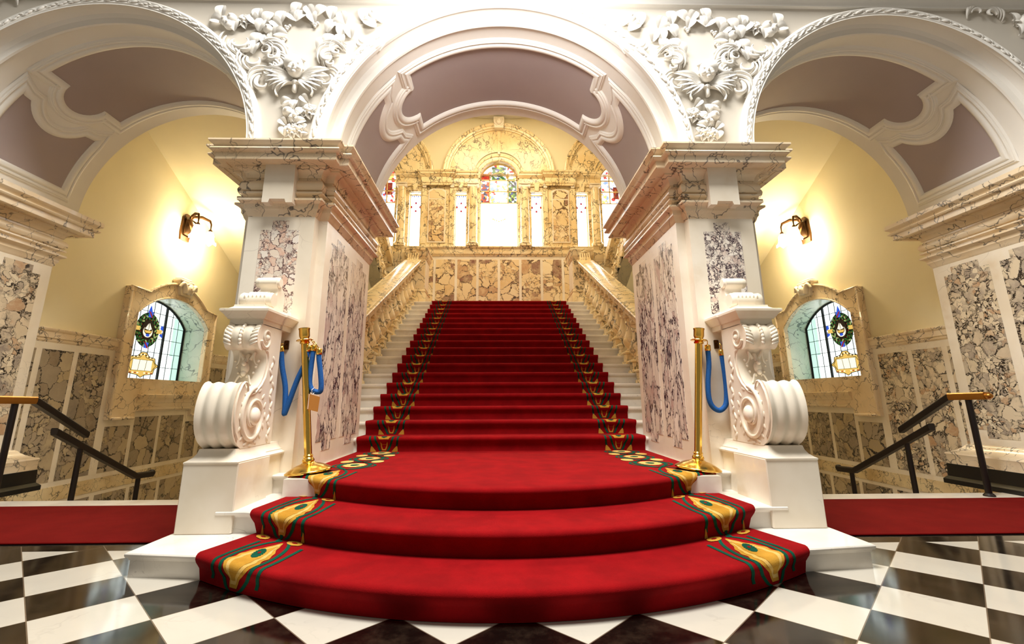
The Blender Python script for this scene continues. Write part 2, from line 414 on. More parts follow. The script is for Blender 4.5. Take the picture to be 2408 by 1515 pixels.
def wall_face(mb, Fn, u0, u1, z0, z1, ops, Fd=None, n=28, mi=0, ri=0):
    """front face with openings (ua, ub, za, zspring, rise); Fd gives the far side of the reveals"""
    def quad(a, b, c, d, m=mi): mb.add([a, b, c, d], [(0, 1, 2, 3)], m)
    ops = sorted(ops); u = u0
    for (a, b, za, zs, rise) in ops:
        if a > u+1e-6: quad(Fn(u, z0), Fn(a, z0), Fn(a, z1), Fn(u, z1))
        if za > z0+1e-6: quad(Fn(a, z0), Fn(b, z0), Fn(b, za), Fn(a, za))
        pts = [(a+(b-a)*i/n) for i in range(n+1)]
        if rise > 1e-6:
            c = (a+b)/2; h = (b-a)/2
            pts = [c-h*cos(pi*i/n) for i in range(n+1)] if rise >= h*.98 else pts
            if rise >= h*.98: top = [zs+rise*sin(pi*i/n) for i in range(n+1)]
            else:
                Rr = (h*h+rise*rise)/(2*rise); top = [zs+rise-Rr+sqrt(max(0, Rr*Rr-(p-c)**2)) for p in pts]
        else: pts = [a, b]; top = [zs, zs]
        for i in range(len(pts)-1):
            quad(Fn(pts[i], top[i]), Fn(pts[i+1], top[i+1]), Fn(pts[i+1], z1), Fn(pts[i], z1))
        if Fd:
            loop = [(a, za)]+[(p, t) for p, t in zip(pts, top)]+[(b, za)]
            for i in range(len(loop)):
                p, q = loop[i], loop[(i+1) % len(loop)]
                if za <= z0+1e-6 and i == len(loop)-1: continue
                quad(Fn(*p), Fn(*q), Fd(*q), Fd(*p), ri)
        u = b
    if u1 > u+1e-6: quad(Fn(u, z0), Fn(u1, z0), Fn(u1, z1), Fn(u, z1))
    return mb

# ------------------------------------------------------------------ key dimensions
SX, SR = 3.53, 1.37          # side bay centre, radius
CR = 1.47                    # central vault radius
ZC, ZS = 2.87, 2.93
Y0, TR, RI, LZ = 4.81, .2872, .1432, .375
WX = 5.25                    # outer side walls
NST = 18

# ------------------------------------------------------------------ floor and shell
mb = MB(); mb.box(-9, 9, -4, 3.2, -.2, 0)
struct('floor', mb, 'floor', 'black and white diagonal chequered marble floor')
mb = MB(); mb.box(-9, -1.3, 3.2, 4.55, -.2, -.004); mb.box(1.3, 9, 3.2, 4.55, -.2, -.004); mb.box(-1.3, 1.3, 3.2, 12, -.2, -.004)
struct('trim_1', mb, 'black', 'black stone border of the chequered floor')
for s in (-1, 1):
    mb = MB(); mb.bev(1.6, 9, 4.33, 4.56, -.16, .004, .004).mirror(s)
    struct('trim_2' if s < 0 else 'trim_3', mb, 'marble_grey', 'pale marble threshold strip at the head of the %s side stairs' % side(s))
    mb = MB(); mb.bev(2.16, 8.5, 3.24, 4.31, -.002, .010, .004).mirror(s)
    tag(obj('carpet_runner', mb, 'carpet_flat'), 'flat red carpet runner on the floor %s of the grand staircase' % side(s, 'to the left', 'to the right'), 'carpet')
    # lower flight going down behind the threshold
    st = thing('side_staircase', 'pale marble stairs descending behind the red runner on the %s' % side(s), 'stairs', (s*3.7, 4.6, -.15))
    for i in range(8):
        mb = MB(); mb.bev(2.3, WX, 4.56+i*.29, 4.9+i*.29, -.30-.165*i, -.16-.165*i, .01).mirror(s)
        obj('step', mb, 'marble_grey', st)
    mb = MB(); mb.box(2.2, WX, 6.85, 12, -1.6, -1.5).mirror(s)
    struct('trim_4' if s < 0 else 'trim_5', mb, 'marble_grey', 'lower landing floor at the foot of the %s side stairs' % side(s))

# arcade wall with three arches
mb = MB()
OPS = [(-SX-1.44, -SX+1.44, 2.9, ZS, 1.44), (-1.53, 1.53, 2.9, ZC+.02, 1.53), (SX-1.44, SX+1.44, 2.9, ZS, 1.44)]
wall_face(mb, lambda u, z: (u, 3.55, z), -8.5, 8.5, 2.9, 5.6, OPS, n=64)
wall_face(mb, lambda u, z: (u, 5.10, z), -WX, WX, 2.9, 9.6, [(-SX-SR, -SX+SR, 2.9, ZS, SR), (-CR, CR, 2.9, ZC, CR), (SX-SR, SX+SR, 2.9, ZS, SR)], n=64)
mb.box(-8.5, 8.5, 3.55, 5.1, 5.6, 5.65)
struct('wall_front', mb, 'plaster_wall', 'cream plaster arcade wall above the marble piers', recalc=False, smooth=None)
mb = MB()
mb.run([(8.5, 3.55), (-8.5, 3.55)][::-1], [(0, 4.42), (.03, 4.42), (.035, 4.45), (.05, 4.47), (.07, 4.50), (.10, 4.52), (.10, 4.55), (.16, 4.58), (.22, 4.60), (.22, 4.66), (.3, 4.70), (.34, 4.8), (0, 4.8)], closed=False)
struct('trim_6', mb, 'plaster', 'white plaster ceiling cornice above the arches')

def vault(cx, R, zc, label, sidebay):
    t = thing('arched_vault', label, 'arch', (cx, 3.5, 2.9))
    # soffit shell
    mb = MB(); mb.arch(cx, zc, [(R+.02, 3.70), (R, 3.705), (R, 5.11), (R+.04, 5.11)], -92, 92, 72); obj('soffit', mb, 'plaster', t, recalc=False)
    # front orders
    k = R/CR; oo = 1.62 if not sidebay else 1.49
    Ro = oo if sidebay else 1.65
    i0 = R+.045
    prof = [(Ro, 3.56), (Ro, 3.525), (Ro-.012, 3.515), (Ro-.02, 3.50), (Ro-.03, 3.495), (Ro-.055, 3.505), (Ro-.08, 3.50), (Ro-.092, 3.51), (Ro-.10, 3.505), (i0+.012, 3.512), (i0+.006, 3.52), (i0, 3.522),
            (i0-.002, 3.55), (i0+.012, 3.56), (i0+.014, 3.60), (i0+.004, 3.635), (i0-.02, 3.66), (R-.022, 3.672), (R-.026, 3.69), (R, 3.705)]
    mb = MB(); mb.arch(cx, zc, prof, -92, 92, 80); obj('archivolt', mb, 'plaster', t, smooth=25, recalc=False)
    # leaf enrichment along the archivolt face
    mb = MB(); rl = Ro-.055; n = 44
    for i in range(n):
        a = rad(-89+178*(i+.5)/n); c = Vector((cx+rl*sin(a), 3.497, zc+rl*cos(a)))
        td = Vector((cos(a), 0, -sin(a))); rdv = Vector((sin(a), 0, cos(a)))
        for q, (dt, dr, sz) in enumerate(((0, .0, .03), (.035, .012, .02), (-.03, -.012, .018), (.05, -.012, .014))):
            cc = c+td*dt+rdv*dr
            ang = a+(.28 if q % 2 else -.2)+.15*sin(i*2.3)
            mt = Matrix.Rotation(ang, 3, 'Y')
            mb.blob(cc, sz*(.85+.25*sin(i*1.7+q)), 8, 5, (1.3, .3, .45), mt)
    obj('leaf_moulding', mb, 'plaster', t, smooth=60)
    # back ring
    mb = MB(); mb.arch(cx, zc, [(R, 5.11), (R+.03, 5.12), (R+.12, 5.12), (R+.14, 5.105)], -92, 92, 64); obj('rear_ring', mb, 'plaster', t, recalc=False)
    # coffer panels: outlines in (angle deg, y)
    def arcp(cy, r, a0, a1, n=18, cth=-38.6):
        return [(cth - math.degrees(r*sin(rad(a0+(a1-a0)*i/n))/1.47), cy - r*cos(rad(a0+(a1-a0)*i/n))) for i in range(n+1)]
    yb, yf, cy = 4.83, 3.98, 4.405
    half = [(0, yf), (-19, yf), (-38.5, yf), (-38.5, 4.18)]+[p for p in arcp(cy, .212, 0, 180)]+[(-38.5, 4.63), (-38.5, yb), (-19, yb), (0, yb)]
    def dens(poly, closed=True, st=2.0):
        out = []
        n = len(poly)
        for i in range(n if closed else n-1):
            a, b = poly[i], poly[(i+1) % n]; m = max(1, int(abs(a[0]-b[0])/st))
            out += [(a[0]+(b[0]-a[0])*j/m, a[1]+(b[1]-a[1])*j/m) for j in range(m)]
        return out
    centre = half[:-1]+[(-a, y) for a, y in reversed(half)][:-1]
    th_low = -79.5
    sidep = [(-52, yf+.02)]+[(-52.4, 4.02)]+[(-38.6-math.degrees(.52*sin(rad(q))/1.47)-1.6, cy-.46*cos(rad(q))*.86) for q in range(38, 146, 6)]+[(-52.6, 4.82), (-52, yb)]+[(th_low, yb), (th_low, yf+.02)]
    sidep = sidep[::-1]
    pans = [('centre', centre), ('left', sidep), ('right', [(-a, y) for a, y in sidep][::-1])]
    def cyl(th, y, h): a = rad(th); r = R-h; return (cx+r*sin(a), y, zc+r*cos(a))
    for nm, poly in pans:
        pl = dens(poly)
        ar = _poly_area(pl)
        if ar < 0: pl = pl[::-1]
        kk = R*pi/180
        P2 = [Vector((a*kk, y)) for a, y in pl]
        # drop duplicates
        Q = [P2[0]]
        for p in P2[1:]:
            if (p-Q[-1]).length > 1e-4: Q.append(p)
        if (Q[0]-Q[-1]).length < 1e-4: Q.pop()
        n = len(Q); prof = [(-.004, .0), (-.002, .008), (.004, .012), (.010, .022), (.028, .034), (.05, .034), (.062, .026), (.066, .018), (.074, .018), (.078, .026), (.088, .030), (.098, .026), (.10, .018), (.112, .016), (.116, .008), (.124, .0)]
        mb = MB(); vs = []
        for i in range(n):
            a, b, c = Q[i-1], Q[i], Q[(i+1) % n]
            d1, d2 = (b-a).normalized(), (c-b).normalized(); n1, n2 = Vector((d1.y, -d1.x)), Vector((d2.y, -d2.x))
            o = (n1+n2)/max(.35, 1+n1.dot(n2))
            for d, h in prof:
                p = b+o*d; vs.append(cyl(p.x/kk, p.y, h))
        K = len(prof); fs = [(i*K+j, ((i+1) % n)*K+j, ((i+1) % n)*K+j+1, i*K+j+1) for i in range(n) for j in range(K-1)]
        mb.add(vs, fs)
        pm = obj('panel_moulding', mb, 'plaster', t, smooth=40)
        # painted field as a fine triangulated patch
        bm = bmesh.new(); bvs = [bm.verts.new((p.x, p.y, 0)) for p in Q]; bm.faces.new(bvs)
        bmesh.ops.triangulate(bm, faces=bm.faces)
        x0, x1 = min(p.x for p in Q), max(p.x for p in Q); xs = x0+.03
        while xs < x1:
            g = bm.verts[:]+bm.edges[:]+bm.faces[:]
            bmesh.ops.bisect_plane(bm, geom=g, plane_co=(xs, 0, 0), plane_no=(1, 0, 0)); xs += .04
        mb = MB(); bm.verts.index_update(); mb.add([cyl(v.co.x/kk, v.co.y, .003) for v in bm.verts], [tuple(v.index for v in f.verts) for f in bm.faces]); bm.free()
        obj('painted_panel', mb, 'mauve', pm, label='flat mauve-brown painted field of the vault')
    return t
vault(0, CR, ZC, 'white plaster central vault with three mauve panels over the grand staircase', False)
vault(-SX, SR, ZS, 'white plaster side vault with brown panels over the left side stairs', True)
vault(SX, SR, ZS, 'white plaster side vault with brown panels over the right side stairs', True)

# ------------------------------------------------------------------ piers
ENT = [(0, 2.34), (.012, 2.36), (.02, 2.385), (.03, 2.40), (.03, 2.425), (.038, 2.44), (.058, 2.45), (.07, 2.458), (.07, 2.475), (.03, 2.485), (.03, 2.505), (.062, 2.52), (.062, 2.535), (.035, 2.54), (.03, 2.55),
       (.05, 2.556), (.062, 2.575), (.066, 2.597), (.060, 2.62), (.045, 2.638), (.025, 2.645), (.025, 2.665), (.036, 2.667), (.040, 2.69), (.055, 2.715), (.085, 2.733), (.10, 2.735), (.10, 2.75), (.15, 2.75), (.15, 2.742), (.198, 2.742), (.205, 2.747), (.205, 2.803),
       (.215, 2.805), (.232, 2.812), (.24, 2.825), (.232, 2.838), (.214, 2.845), (.216, 2.857), (.225, 2.868), (.242, 2.877), (.25, 2.888), (.25, 2.902), (0, 2.902)]
def stepped(x0, x1, z0, z1, tab=.4, ht=.08, bot=True):
    """inlay outline with a raised tab at head and foot"""
    c = (x0+x1)/2; h = (x1-x0)*tab/2+.0
    p = [(x0, z0), (c-h, z0), (c-h, z0-ht), (c+h, z0-ht), (c+h, z0), (x1, z0)] if bot else [(x0, z0), (x1, z0)]
    return p+[(x1, z1), (c+h, z1), (c+h, z1+ht), (c-h, z1+ht), (c-h, z1), (x0, z1)]
def inlay(t, poly, ax, a, d, mat, s):
    mb = MB(); mb.prism(poly, ax, a, a+d).mirror(s); obj('inlay_panel', mb, mat, t, smooth=None)
for s in (-1, 1):
    t = thing('marble_pier', 'cream marble pier with breccia inlays and veined cornice at the %s of the grand staircase' % side(s), 'pier', (s*1.81, 4.3, 0))
    plan = [(1.47, 3.67), (1.54, 3.67), (1.54, 3.577), (2.08, 3.577), (2.08, 3.67), (2.15, 3.67), (2.15, 4.97), (1.47, 4.97)]
    mb = MB(); mb.prism(plan, 'z', 0, 2.36); mb.mirror(s); obj('shaft', mb, 'marble', t, smooth=None)
    mb = MB(); mb.run(plan, ENT); mb.mirror(s); obj('cornice', mb, 'pavo', t, smooth=30)
    mb = MB(); mb.prism([(1.69, 2.42), (1.74, 2.42), (1.75, 2.45), (1.87, 2.45), (1.88, 2.42), (1.93, 2.42), (1.93, 2.752), (1.69, 2.752)], 'y', 3.467, 3.60).mirror(s); obj('key_block', mb, 'marble', t, smooth=None)
    inlay(t, stepped(1.655, 1.965, 1.5, 2.225, .42, .08, False), 'y', 3.5745, .004, 'brec_pink' if s < 0 else 'brec_plum', s)
    for (ya, yb_) in ((3.80, 4.27), (4.36, 4.86)):
        inlay(t, stepped(ya, yb_, .555, 2.2, .42, .075), 'x', 1.4675, .004, 'brec_long', s)
    mb = MB(); mb.box(2.03, 2.2, 3.62, 5.0, 0, .2).mirror(s); obj('plinth', mb, 'black', t)

    # outer pier of the side bay
    t = thing('marble_pier', 'marble pier with dark breccia inlays on a black base at the far %s' % side(s), 'pier', (s*5.25, 4.3, 0))
    plan = [(4.9, 3.67), (4.97, 3.67), (4.97, 3.577), (5.53, 3.577), (5.53, 3.67), (5.6, 3.67), (5.6, 4.95), (4.9, 4.95)]
    mb = MB(); mb.prism(plan, 'z', 0, 2.36); mb.mirror(s); obj('shaft', mb, 'marble', t, smooth=None)
    mb = MB(); mb.run(plan, [(p, z-(.03 if z < 2.9 else .0)) for p, z in ENT]); mb.mirror(s); obj('cornice', mb, 'pavo', t, smooth=30)
    for (ya, yb_) in ((3.74, 4.26), (4.365, 4.84)):
        inlay(t, stepped(ya, yb_, .56, 2.19, .62, .08), 'x', 4.8975, .004, 'brec_dark', s)
    mb = MB(); mb.run([(4.9, 3.6), (5.6, 3.6), (5.6, 4.95), (4.9, 4.95)], [(0, .19), (.15, .19), (.15, .285), (.158, .30), (.15, .315), (.12, .325), (.08, .345), (.045, .375), (.035, .39), (.02, .40), (0, .41)]).mirror(s); obj('plinth', mb, 'pavo', t)
    mb = MB(); mb.run([(4.9, 3.6), (5.6, 3.6), (5.6, 4.95), (4.9, 4.95)], [(0, 0), (.19, 0), (.19, .045), (.175, .06), (.16, .075), (.155, .2), (0, .2)]).mirror(s); obj('base', mb, 'black', t, label='polished black stone base course')

# ------------------------------------------------------------------ scroll consoles in front of the piers
def console(s):
    t = thing('scroll_console', 'carved cream marble scroll console on a pedestal at the %s of the carpeted steps' % side(s), 'console', (s*1.765, 3.2, .125))
    def put(name, mb, mat='marble', **k): return obj(name, mb.mirror(s), mat, t, **k)
    # pedestal with splayed cap
    mb = MB(); mb.bev(1.60, 1.93, 2.962, 3.36, .115, .512, .006); mb.bev(1.625, 1.905, 3.34, 3.62, .115, .54, .004); put('pedestal', mb, smooth=None)
    mb = MB(); mb.run([(1.655, 3.01), (1.875, 3.01), (1.875, 3.58), (1.655, 3.58)], [(0, .50), (.052, .505), (.053, .515), (.04, .522), (.02, .538), (.006, .56), (0, .585), (0, .586)]); put('pedestal_cap', mb)
    # side profile of the console (y, z)
    prof = [(3.40, .585), (3.10, .580), (3.04, .592), (2.985, .628), (2.945, .68), (2.922, .745), (2.916, .81), (2.922, .87), (2.94, .93), (2.965, .972), (2.99, .990), (3.01, .988), (3.03, .968), (3.06, .945), (3.10, .935), (3.15, .945), (3.20, .978), (3.24, 1.03), (3.262, 1.10), (3.262, 1.16), (3.24, 1.205),
            (3.215, 1.215), (3.18, 1.208), (3.145, 1.222), (3.12, 1.255), (3.11, 1.30), (3.12, 1.345), (3.15, 1.375), (3.19, 1.388), (3.40, 1.388), (3.45, 1.388), (3.45, .585)]
    # reeded body: depth of the front face changes over the width
    x0, x1 = 1.652, 1.878; nx = 24
    def prof_at(u):
        w = .013*(1-abs(cos(3*pi*u)))**.8+.0
        out = []
        cyc = (3.16, .775); 
        for (y, z) in prof:
            if y > 3.39: out.append((y, z)); continue
            edge = min(u, 1-u)
            dy = w*(1 if z < 1.0 else .6)
            c = (3.16, .78) if z < 1.0 else (3.22, 1.29)
            d = Vector((y-c[0], z-c[1])); L = d.length
            out.append((y-d.x/L*dy, z-d.y/L*dy))
        return out
    from_cat = []
    def smoothp(p):
        q = []
        for i in range(len(p)-1):
            q += [p[i]]
            if i < 28: q.append(((p[i][0]*9+p[i+1][0]*9-(p[max(i-1, 0)][0]+p[min(i+2, len(p)-1)][0]))/16, (p[i][1]*9+p[i+1][1]*9-(p[max(i-1, 0)][1]+p[min(i+2, len(p)-1)][1]))/16))
        return q+[p[-1]]
    mb = MB(); rows = [smoothp(prof_at(i/nx)) for i in range(nx+1)]; n = len(rows[0])
    vs = [(x0+(x1-x0)*i/nx, p[0], p[1]) for i, r in enumerate(rows) for p in r]
    fs = [(i*n+j, (i+1)*n+j, (i+1)*n+j+1, i*n+j+1) for i in range(nx) for j in range(n-1)]+[(i*n+n-1, (i+1)*n+n-1, (i+1)*n, i*n) for i in range(nx)]
    fs += [tuple(range(n)), tuple(nx*n+j for j in range(n))[::-1]]
    mb.add(vs, fs); body = put('scroll_body', mb, smooth=50)
    mb = MB(); mb.box(1.70, 1.83, 3.44, 3.585, .58, 1.39); put('back_strip', mb)
    # spiral reliefs on the inner and outer cheeks
    for xs, dx in ((1.652, -1), (1.878, 1)):
        mb = MB()
        def spiral(c, r0, r1, turns, a0, th, w=1):
            pts, rs = [], []
            n = int(36*turns)
            for i in range(n+1):
                k = i/n; a = a0+w*k*turns*2*pi; r = r0+(r1-r0)*k
                pts.append((xs+dx*.004, c[0]+r*cos(a)*.88, c[1]+r*sin(a))); rs.append(th*(1-.45*k))
            mb.tube(pts, rs, 8)
        spiral((3.165, .775), .185, .05, 1.6, rad(95), .016)
        spiral((3.165, .775), .145, .06, 1.1, rad(250), .010)
        mb.blob((xs+dx*.01, 3.165, .775), .05, 16, 10, (.7, 1, 1.15))
        spiral((3.225, 1.30), .075, .02, 1.4, rad(200), .011)
        mb.blob((xs+dx*.006, 3.235, 1.30), .022, 12, 8, (.7, 1, 1))
        # raised border following the S
        for off, th in ((.022, .007),):
            pts = []
            for (y, z) in prof[3:22]:
                c = (3.16, .78) if z < .96 else (3.36, 1.08)
                d = Vector((y-c[0], z-c[1])).normalized(); sg = -1 if z < .96 else 1
                pts.append((xs+dx*.002, y+(d.x*sg*off if z < .96 else .028), z+(d.y*sg*off if z < .96 else 0)))
            mb.tube(pts, th, 6)
        # leaf runs up the back of the cheek
        for i in range(13):
            z = .62+i*.045; y = 3.385+.015*sin(i*1.7)-(.03 if z > 1.0 else 0)
            mb.blob((xs, y, z), .026, 8, 6, (.35, .5, 1.15), Matrix.Rotation(.5*(-1)**i, 3, 'X'))
        for i in range(16):
            a = 2*pi*i/16; mb.blob((xs, 3.165+.165*cos(a)*.95, .775+.20*sin(a)*.9), .016, 6, 5, (.45, .7, 1.5), Matrix.Rotation(-a, 3, 'X'))
        obj('scroll_relief', mb.mirror(s), 'marble', body, smooth=60)
    # carved cartouche in the throat and acanthus on the upper roll
    mb = MB(); c = (1.765, 3.235, 1.10)
    mb.blob((1.765, 3.215, 1.09), .034, 14, 10, (.8, .7, 1.15)); mb.blob((1.765, 3.20, 1.055), .02, 10, 8, (.9, .7, 1)); mb.blob((1.765, 3.195, 1.12), .016, 10, 8)
    for q in (-1, 1):
        pts = [(1.765+q*(.02+.055*k+.012*sin(k*6)), 3.232-.01*sin(k*3), 1.15+.045*sin(k*4.2)) for k in [i/10 for i in range(11)]]
        mb.tube(pts, [.012*(1-.6*i/10) for i in range(11)], 7)
        pts = [(1.765+q*(.015+.045*k), 3.215-.02*k, 1.03-.03*k+.02*sin(k*5)) for k in [i/8 for i in range(9)]]
        mb.tube(pts, [.009*(1-.5*i/8) for i in range(9)], 7)
        for k in range(3): mb.blob((1.765+q*(.05+.014*k), 3.228, 1.06+.04*k), .009, 8, 6)
    mb.tube([(1.765, 3.245, 1.18), (1.765, 3.225, 1.15), (1.765, 3.22, 1.13)], [.016, .012, .01], 8)
    obj('throat_carving', mb.mirror(s), 'marble', body, smooth=60)
    rows_ = [(3.215+.112*cos(rad(100+12*k)), 1.30+.095*sin(rad(100+14*k))) for k in range(9)]
    for x, q in ((1.678, 1), (1.852, -1)):
        mb = MB()
        for y, z in rows_: mb.blob((x, y+.006, z), .030, 10, 6, (1.0, .35, .42), Matrix.Rotation(.5*q, 3, 'Y'))
        obj('leaf_row', mb.mirror(s), 'marble', body, smooth=60)
    mb = MB()
    for y, z in rows_: mb.blob((1.765, y, z), .015, 8, 6, (.8, .8, 1.2))
    obj('bead_row', mb.mirror(s), 'marble', body, smooth=60)
    # shelf
    prof_s = [(-.06, 1.384), (-.012, 1.384), (-.012, 1.42), (0.0, 1.422), (.004, 1.432), (.01, 1.436), (.018, 1.45), (.036, 1.468), (.04, 1.472), (.04, 1.487), (.03, 1.49), (.0, 1.497), (-.02, 1.512), (-.022, 1.525), (-.06, 1.525)]
    plan = [(1.64, 3.15), (1.89, 3.15), (1.89, 3.42), (1.90, 3.42), (1.90, 3.60), (1.63, 3.60), (1.63, 3.42), (1.64, 3.42)]
    mb = MB(); mb.run(plan, prof_s); put('shelf', mb)
    # little scroll finial on the shelf
    mb = MB()
    sp = [(3.56, 1.52), (3.30, 1.52), (3.275, 1.54), (3.262, 1.575), (3.268, 1.61), (3.29, 1.638), (3.325, 1.65), (3.36, 1.64), (3.39, 1.63), (3.42, 1.64), (3.44, 1.665), (3.44, 1.70), (3.425, 1.715), (3.405, 1.735), (3.405, 1.76), (3.42, 1.782), (3.45, 1.79), (3.48, 1.782), (3.50, 1.76), (3.505, 1.72), (3.56, 1.68)]
    mb.prism(smoothp(sp), 'x', 1.71, 1.84)
    mb.lathe([(.0, -.115), (.05, -.115), (.058, -.10), (.052, -.06), (.056, -.03), (.058, 0), (.056, .03), (.052, .06), (.058, .10), (.05, .115), (0, .115)], (1.785, 3.32, 1.585), 20, Matrix.Rotation(pi/2, 3, 'Y'))
    mb.lathe([(0, -.09), (.032, -.09), (.04, -.078), (.036, -.03), (.032, 0), (.036, .03), (.04, .078), (.032, .09), (0, .09)], (1.785, 3.45, 1.75), 18, Matrix.Rotation(pi/2, 3, 'Y'))
    for k in range(6): mb.blob((1.715+.028*k, 3.27, 1.60), .016, 8, 6, (.5, .5, 1.2), Matrix.Rotation(.3, 3, 'X'))
    put('scroll_finial', mb, smooth=50)
for s in (-1, 1): console(s)

# ------------------------------------------------------------------ grand staircase (marble)
FR = [(2.06, .215, .125), (2.42, .235, .25), (2.83, .28, .375)]   # centre y, curvature, top z
stairs = thing('marble_staircase', 'broad pale marble staircase rising between the two inner piers', 'stairs', (0, 4.8, 0))
WING = [(1.93, 2.62, 4.2), (1.70, 2.985, 4.4), (1.70, 3.50, 4.9)]
for k, (yc, a, z) in enumerate(FR):
    wx, wy, yb_ = WING[k]
    def plan_k(o):
        xe = sqrt((wy-yc)/a) if k == 0 else wx
        pts = [(x, min(yc+.045+a*x*x, wy)-o) for x in [-xe+2*xe*i/40 for i in range(41)]]
        if k == 0: pts = [(-wx-o*.0, wy+.0-o*.3)]+pts+[(wx+o*.0, wy-o*.3)]
        xx = wx+(o if k == 0 else 0)
        if k == 0: pts[0] = (-xx, wy-o*.3+.03); pts[-1] = (xx, wy-o*.3+.03)
        return pts+[(xx, yb_), (-xx, yb_)]
    mb = MB()
    mb.prism(plan_k(0.0), 'z', 0 if k == 0 else z-.16, z-.035)
    P = plan_k(.0)
    # moulded nosing: rounded slab edge with a small fillet under
    vs = []; prof = [(-.06, z-.045), (.006, z-.045), (.010, z-.035), (.022, z-.032), (.028, z-.024), (.028, z-.016), (.022, z-.010), (.010, z-.009)]
    for o, zz in prof: vs.append([(x, y, zz) for x, y in plan_k(o)])
    n = len(vs[0]); K = len(prof)
    mb.add([p for r in vs for p in r], [(j*n+i, j*n+(i+1) % n, (j+1)*n+(i+1) % n, (j+1)*n+i) for j in range(K-1) for i in range(n)]+[tuple((K-1)*n+i for i in range(n))])
    obj('step', mb, 'marble_grey', stairs, smooth=30)
mb = MB(); mb.box(-1.47, 1.47, 3.3, 5.0, .2, LZ-.012); obj('landing_slab', mb, 'marble_grey', stairs)
for i in range(NST):
    y = Y0+i*TR; z = LZ+(i+1)*RI-.012; xw = 2.16
    mb = MB(); mb.box(-xw, xw, y+.03, y+TR+.05, z-RI-.03, z-.03)
    nose = [(y+.06, z-.042), (y+.022, z-.042), (y+.02, z-.034), (y+.006, z-.032), (y, z-.022), (y, z-.012), (y+.006, z-.003), (y+.02, z), (y+TR+.05, z), (y+TR+.05, z-.042)]
    mb.prism(nose, 'x', -xw, xw)
    obj('step', mb, 'marble_grey', stairs, smooth=40)
mb = MB(); mb.box(-WX, WX, Y0+NST*TR+.0, 12.0, 2.6, LZ+NST*RI-.012)
struct('trim_7', mb, 'marble_grey', 'half landing at the top of the grand staircase')
mb = MB()
for s in (-1, 1):
    mb.add([(s*2.16, 4.9, -1.6), (s*2.16, 9.98, -1.6), (s*2.16, 9.98, 2.9), (s*2.16, 4.9, .4)], [(0, 1, 2, 3)])
struct('wall_centre', mb, 'plaster_wall', 'side walls below the grand staircase')
for s in (-1, 1):
    mb = MB(); mb.box(2.16, WX, 10.2, 10.26, -1.6, 2.95).mirror(s)
    struct('wall_back_left' if s < 0 else 'wall_back_right', mb, 'yellow', 'yellow plaster wall at the foot of the %s side stairs' % side(s))

# ------------------------------------------------------------------ patterned red carpet on the staircase
class Carpet:
    def __init__(s):
        P = []   # y, z, curvature, half width
        def nosing(yn, z0, z1, a, w0, w1):
            z1 = z1+.004
            for dy, z in ((.030, z0), (.030, z0+.01), (.026, z1-.075), (.012, z1-.058), (-.002, z1-.042), (-.009, z1-.026), (-.006, z1-.012), (.006, z1-.003), (.024, z1)):
                t = (z-z0)/(z1-z0); P.append((yn+dy, z, a, w0+(w1-w0)*min(1, t*1.3)))
        s.marks = []
        nosing(2.06, .002, .125, .215, 1.535, 1.555)
        s.tread = []
        nosing(2.42, .131, .25, .235, 1.44, 1.485)
        nosing(2.83, .256, .375, .28, 1.43, 1.51)
        P.append((3.6, LZ+.004, .06, 1.45)); P.append((3.75, LZ+.004, 0, 1.44)); P.append((Y0-.05, LZ+.004, 0, 1.44))
        for i in range(NST):
            nosing(Y0+i*TR-.004, LZ+i*RI+.004, LZ+(i+1)*RI, 0, 1.44, 1.44)
        P.append((Y0+NST*TR+1.9, LZ+NST*RI+.004, 0, 1.44))
        s.P = P
        s.S = [0]
        for i in range(1, len(P)):
            p, q = P[i-1], P[i]; y0 = p[0]+p[2]*1.44; y1 = q[0]+q[2]*1.44
            s.S.append(s.S[-1]+math.hypot(y1-y0, q[1]-p[1]))
    def at(s, x, ss, off=0.0):
        import bisect
        i = min(max(bisect.bisect_right(s.S, ss)-1, 0), len(s.P)-2)
        d = s.S[i+1]-s.S[i]; t = (ss-s.S[i])/d if d > 1e-9 else 0
        p, q = s.P[i], s.P[i+1]
        a = [p[k]+(q[k]-p[k])*t for k in range(4)]
        y = a[0]+a[2]*x*x
        if off:
            ty = (q[0]+q[2]*x*x)-(p[0]+p[2]*x*x); tz = q[1]-p[1]; L = math.hypot(ty, tz) or 1
            y += -tz/L*off; z = a[1]+ty/L*off
        else: z = a[1]
        return (x, y, z), a[3]
CP = Carpet()
mb = MB(); xs = [-1+2*i/48 for i in range(49)]
rows = []
for i in range(len(CP.P)-1):
    d = CP.S[i+1]-CP.S[i]; m = 1 if d < .2 else 4
    for j in range(m): rows.append(CP.S[i]+d*j/m)
rows.append(CP.S[-1])
NX = len(xs)
for r in rows:
    (_, w) = CP.at(0, r)
    for u in xs: mb.v.append(CP.at(u*w, r)[0])
for i in range(len(rows)-1):
    for j in range(NX-1):
        mb.f.append((i*NX+j, i*NX+j+1, (i+1)*NX+j+1, (i+1)*NX+j)); mb.m.append(0)
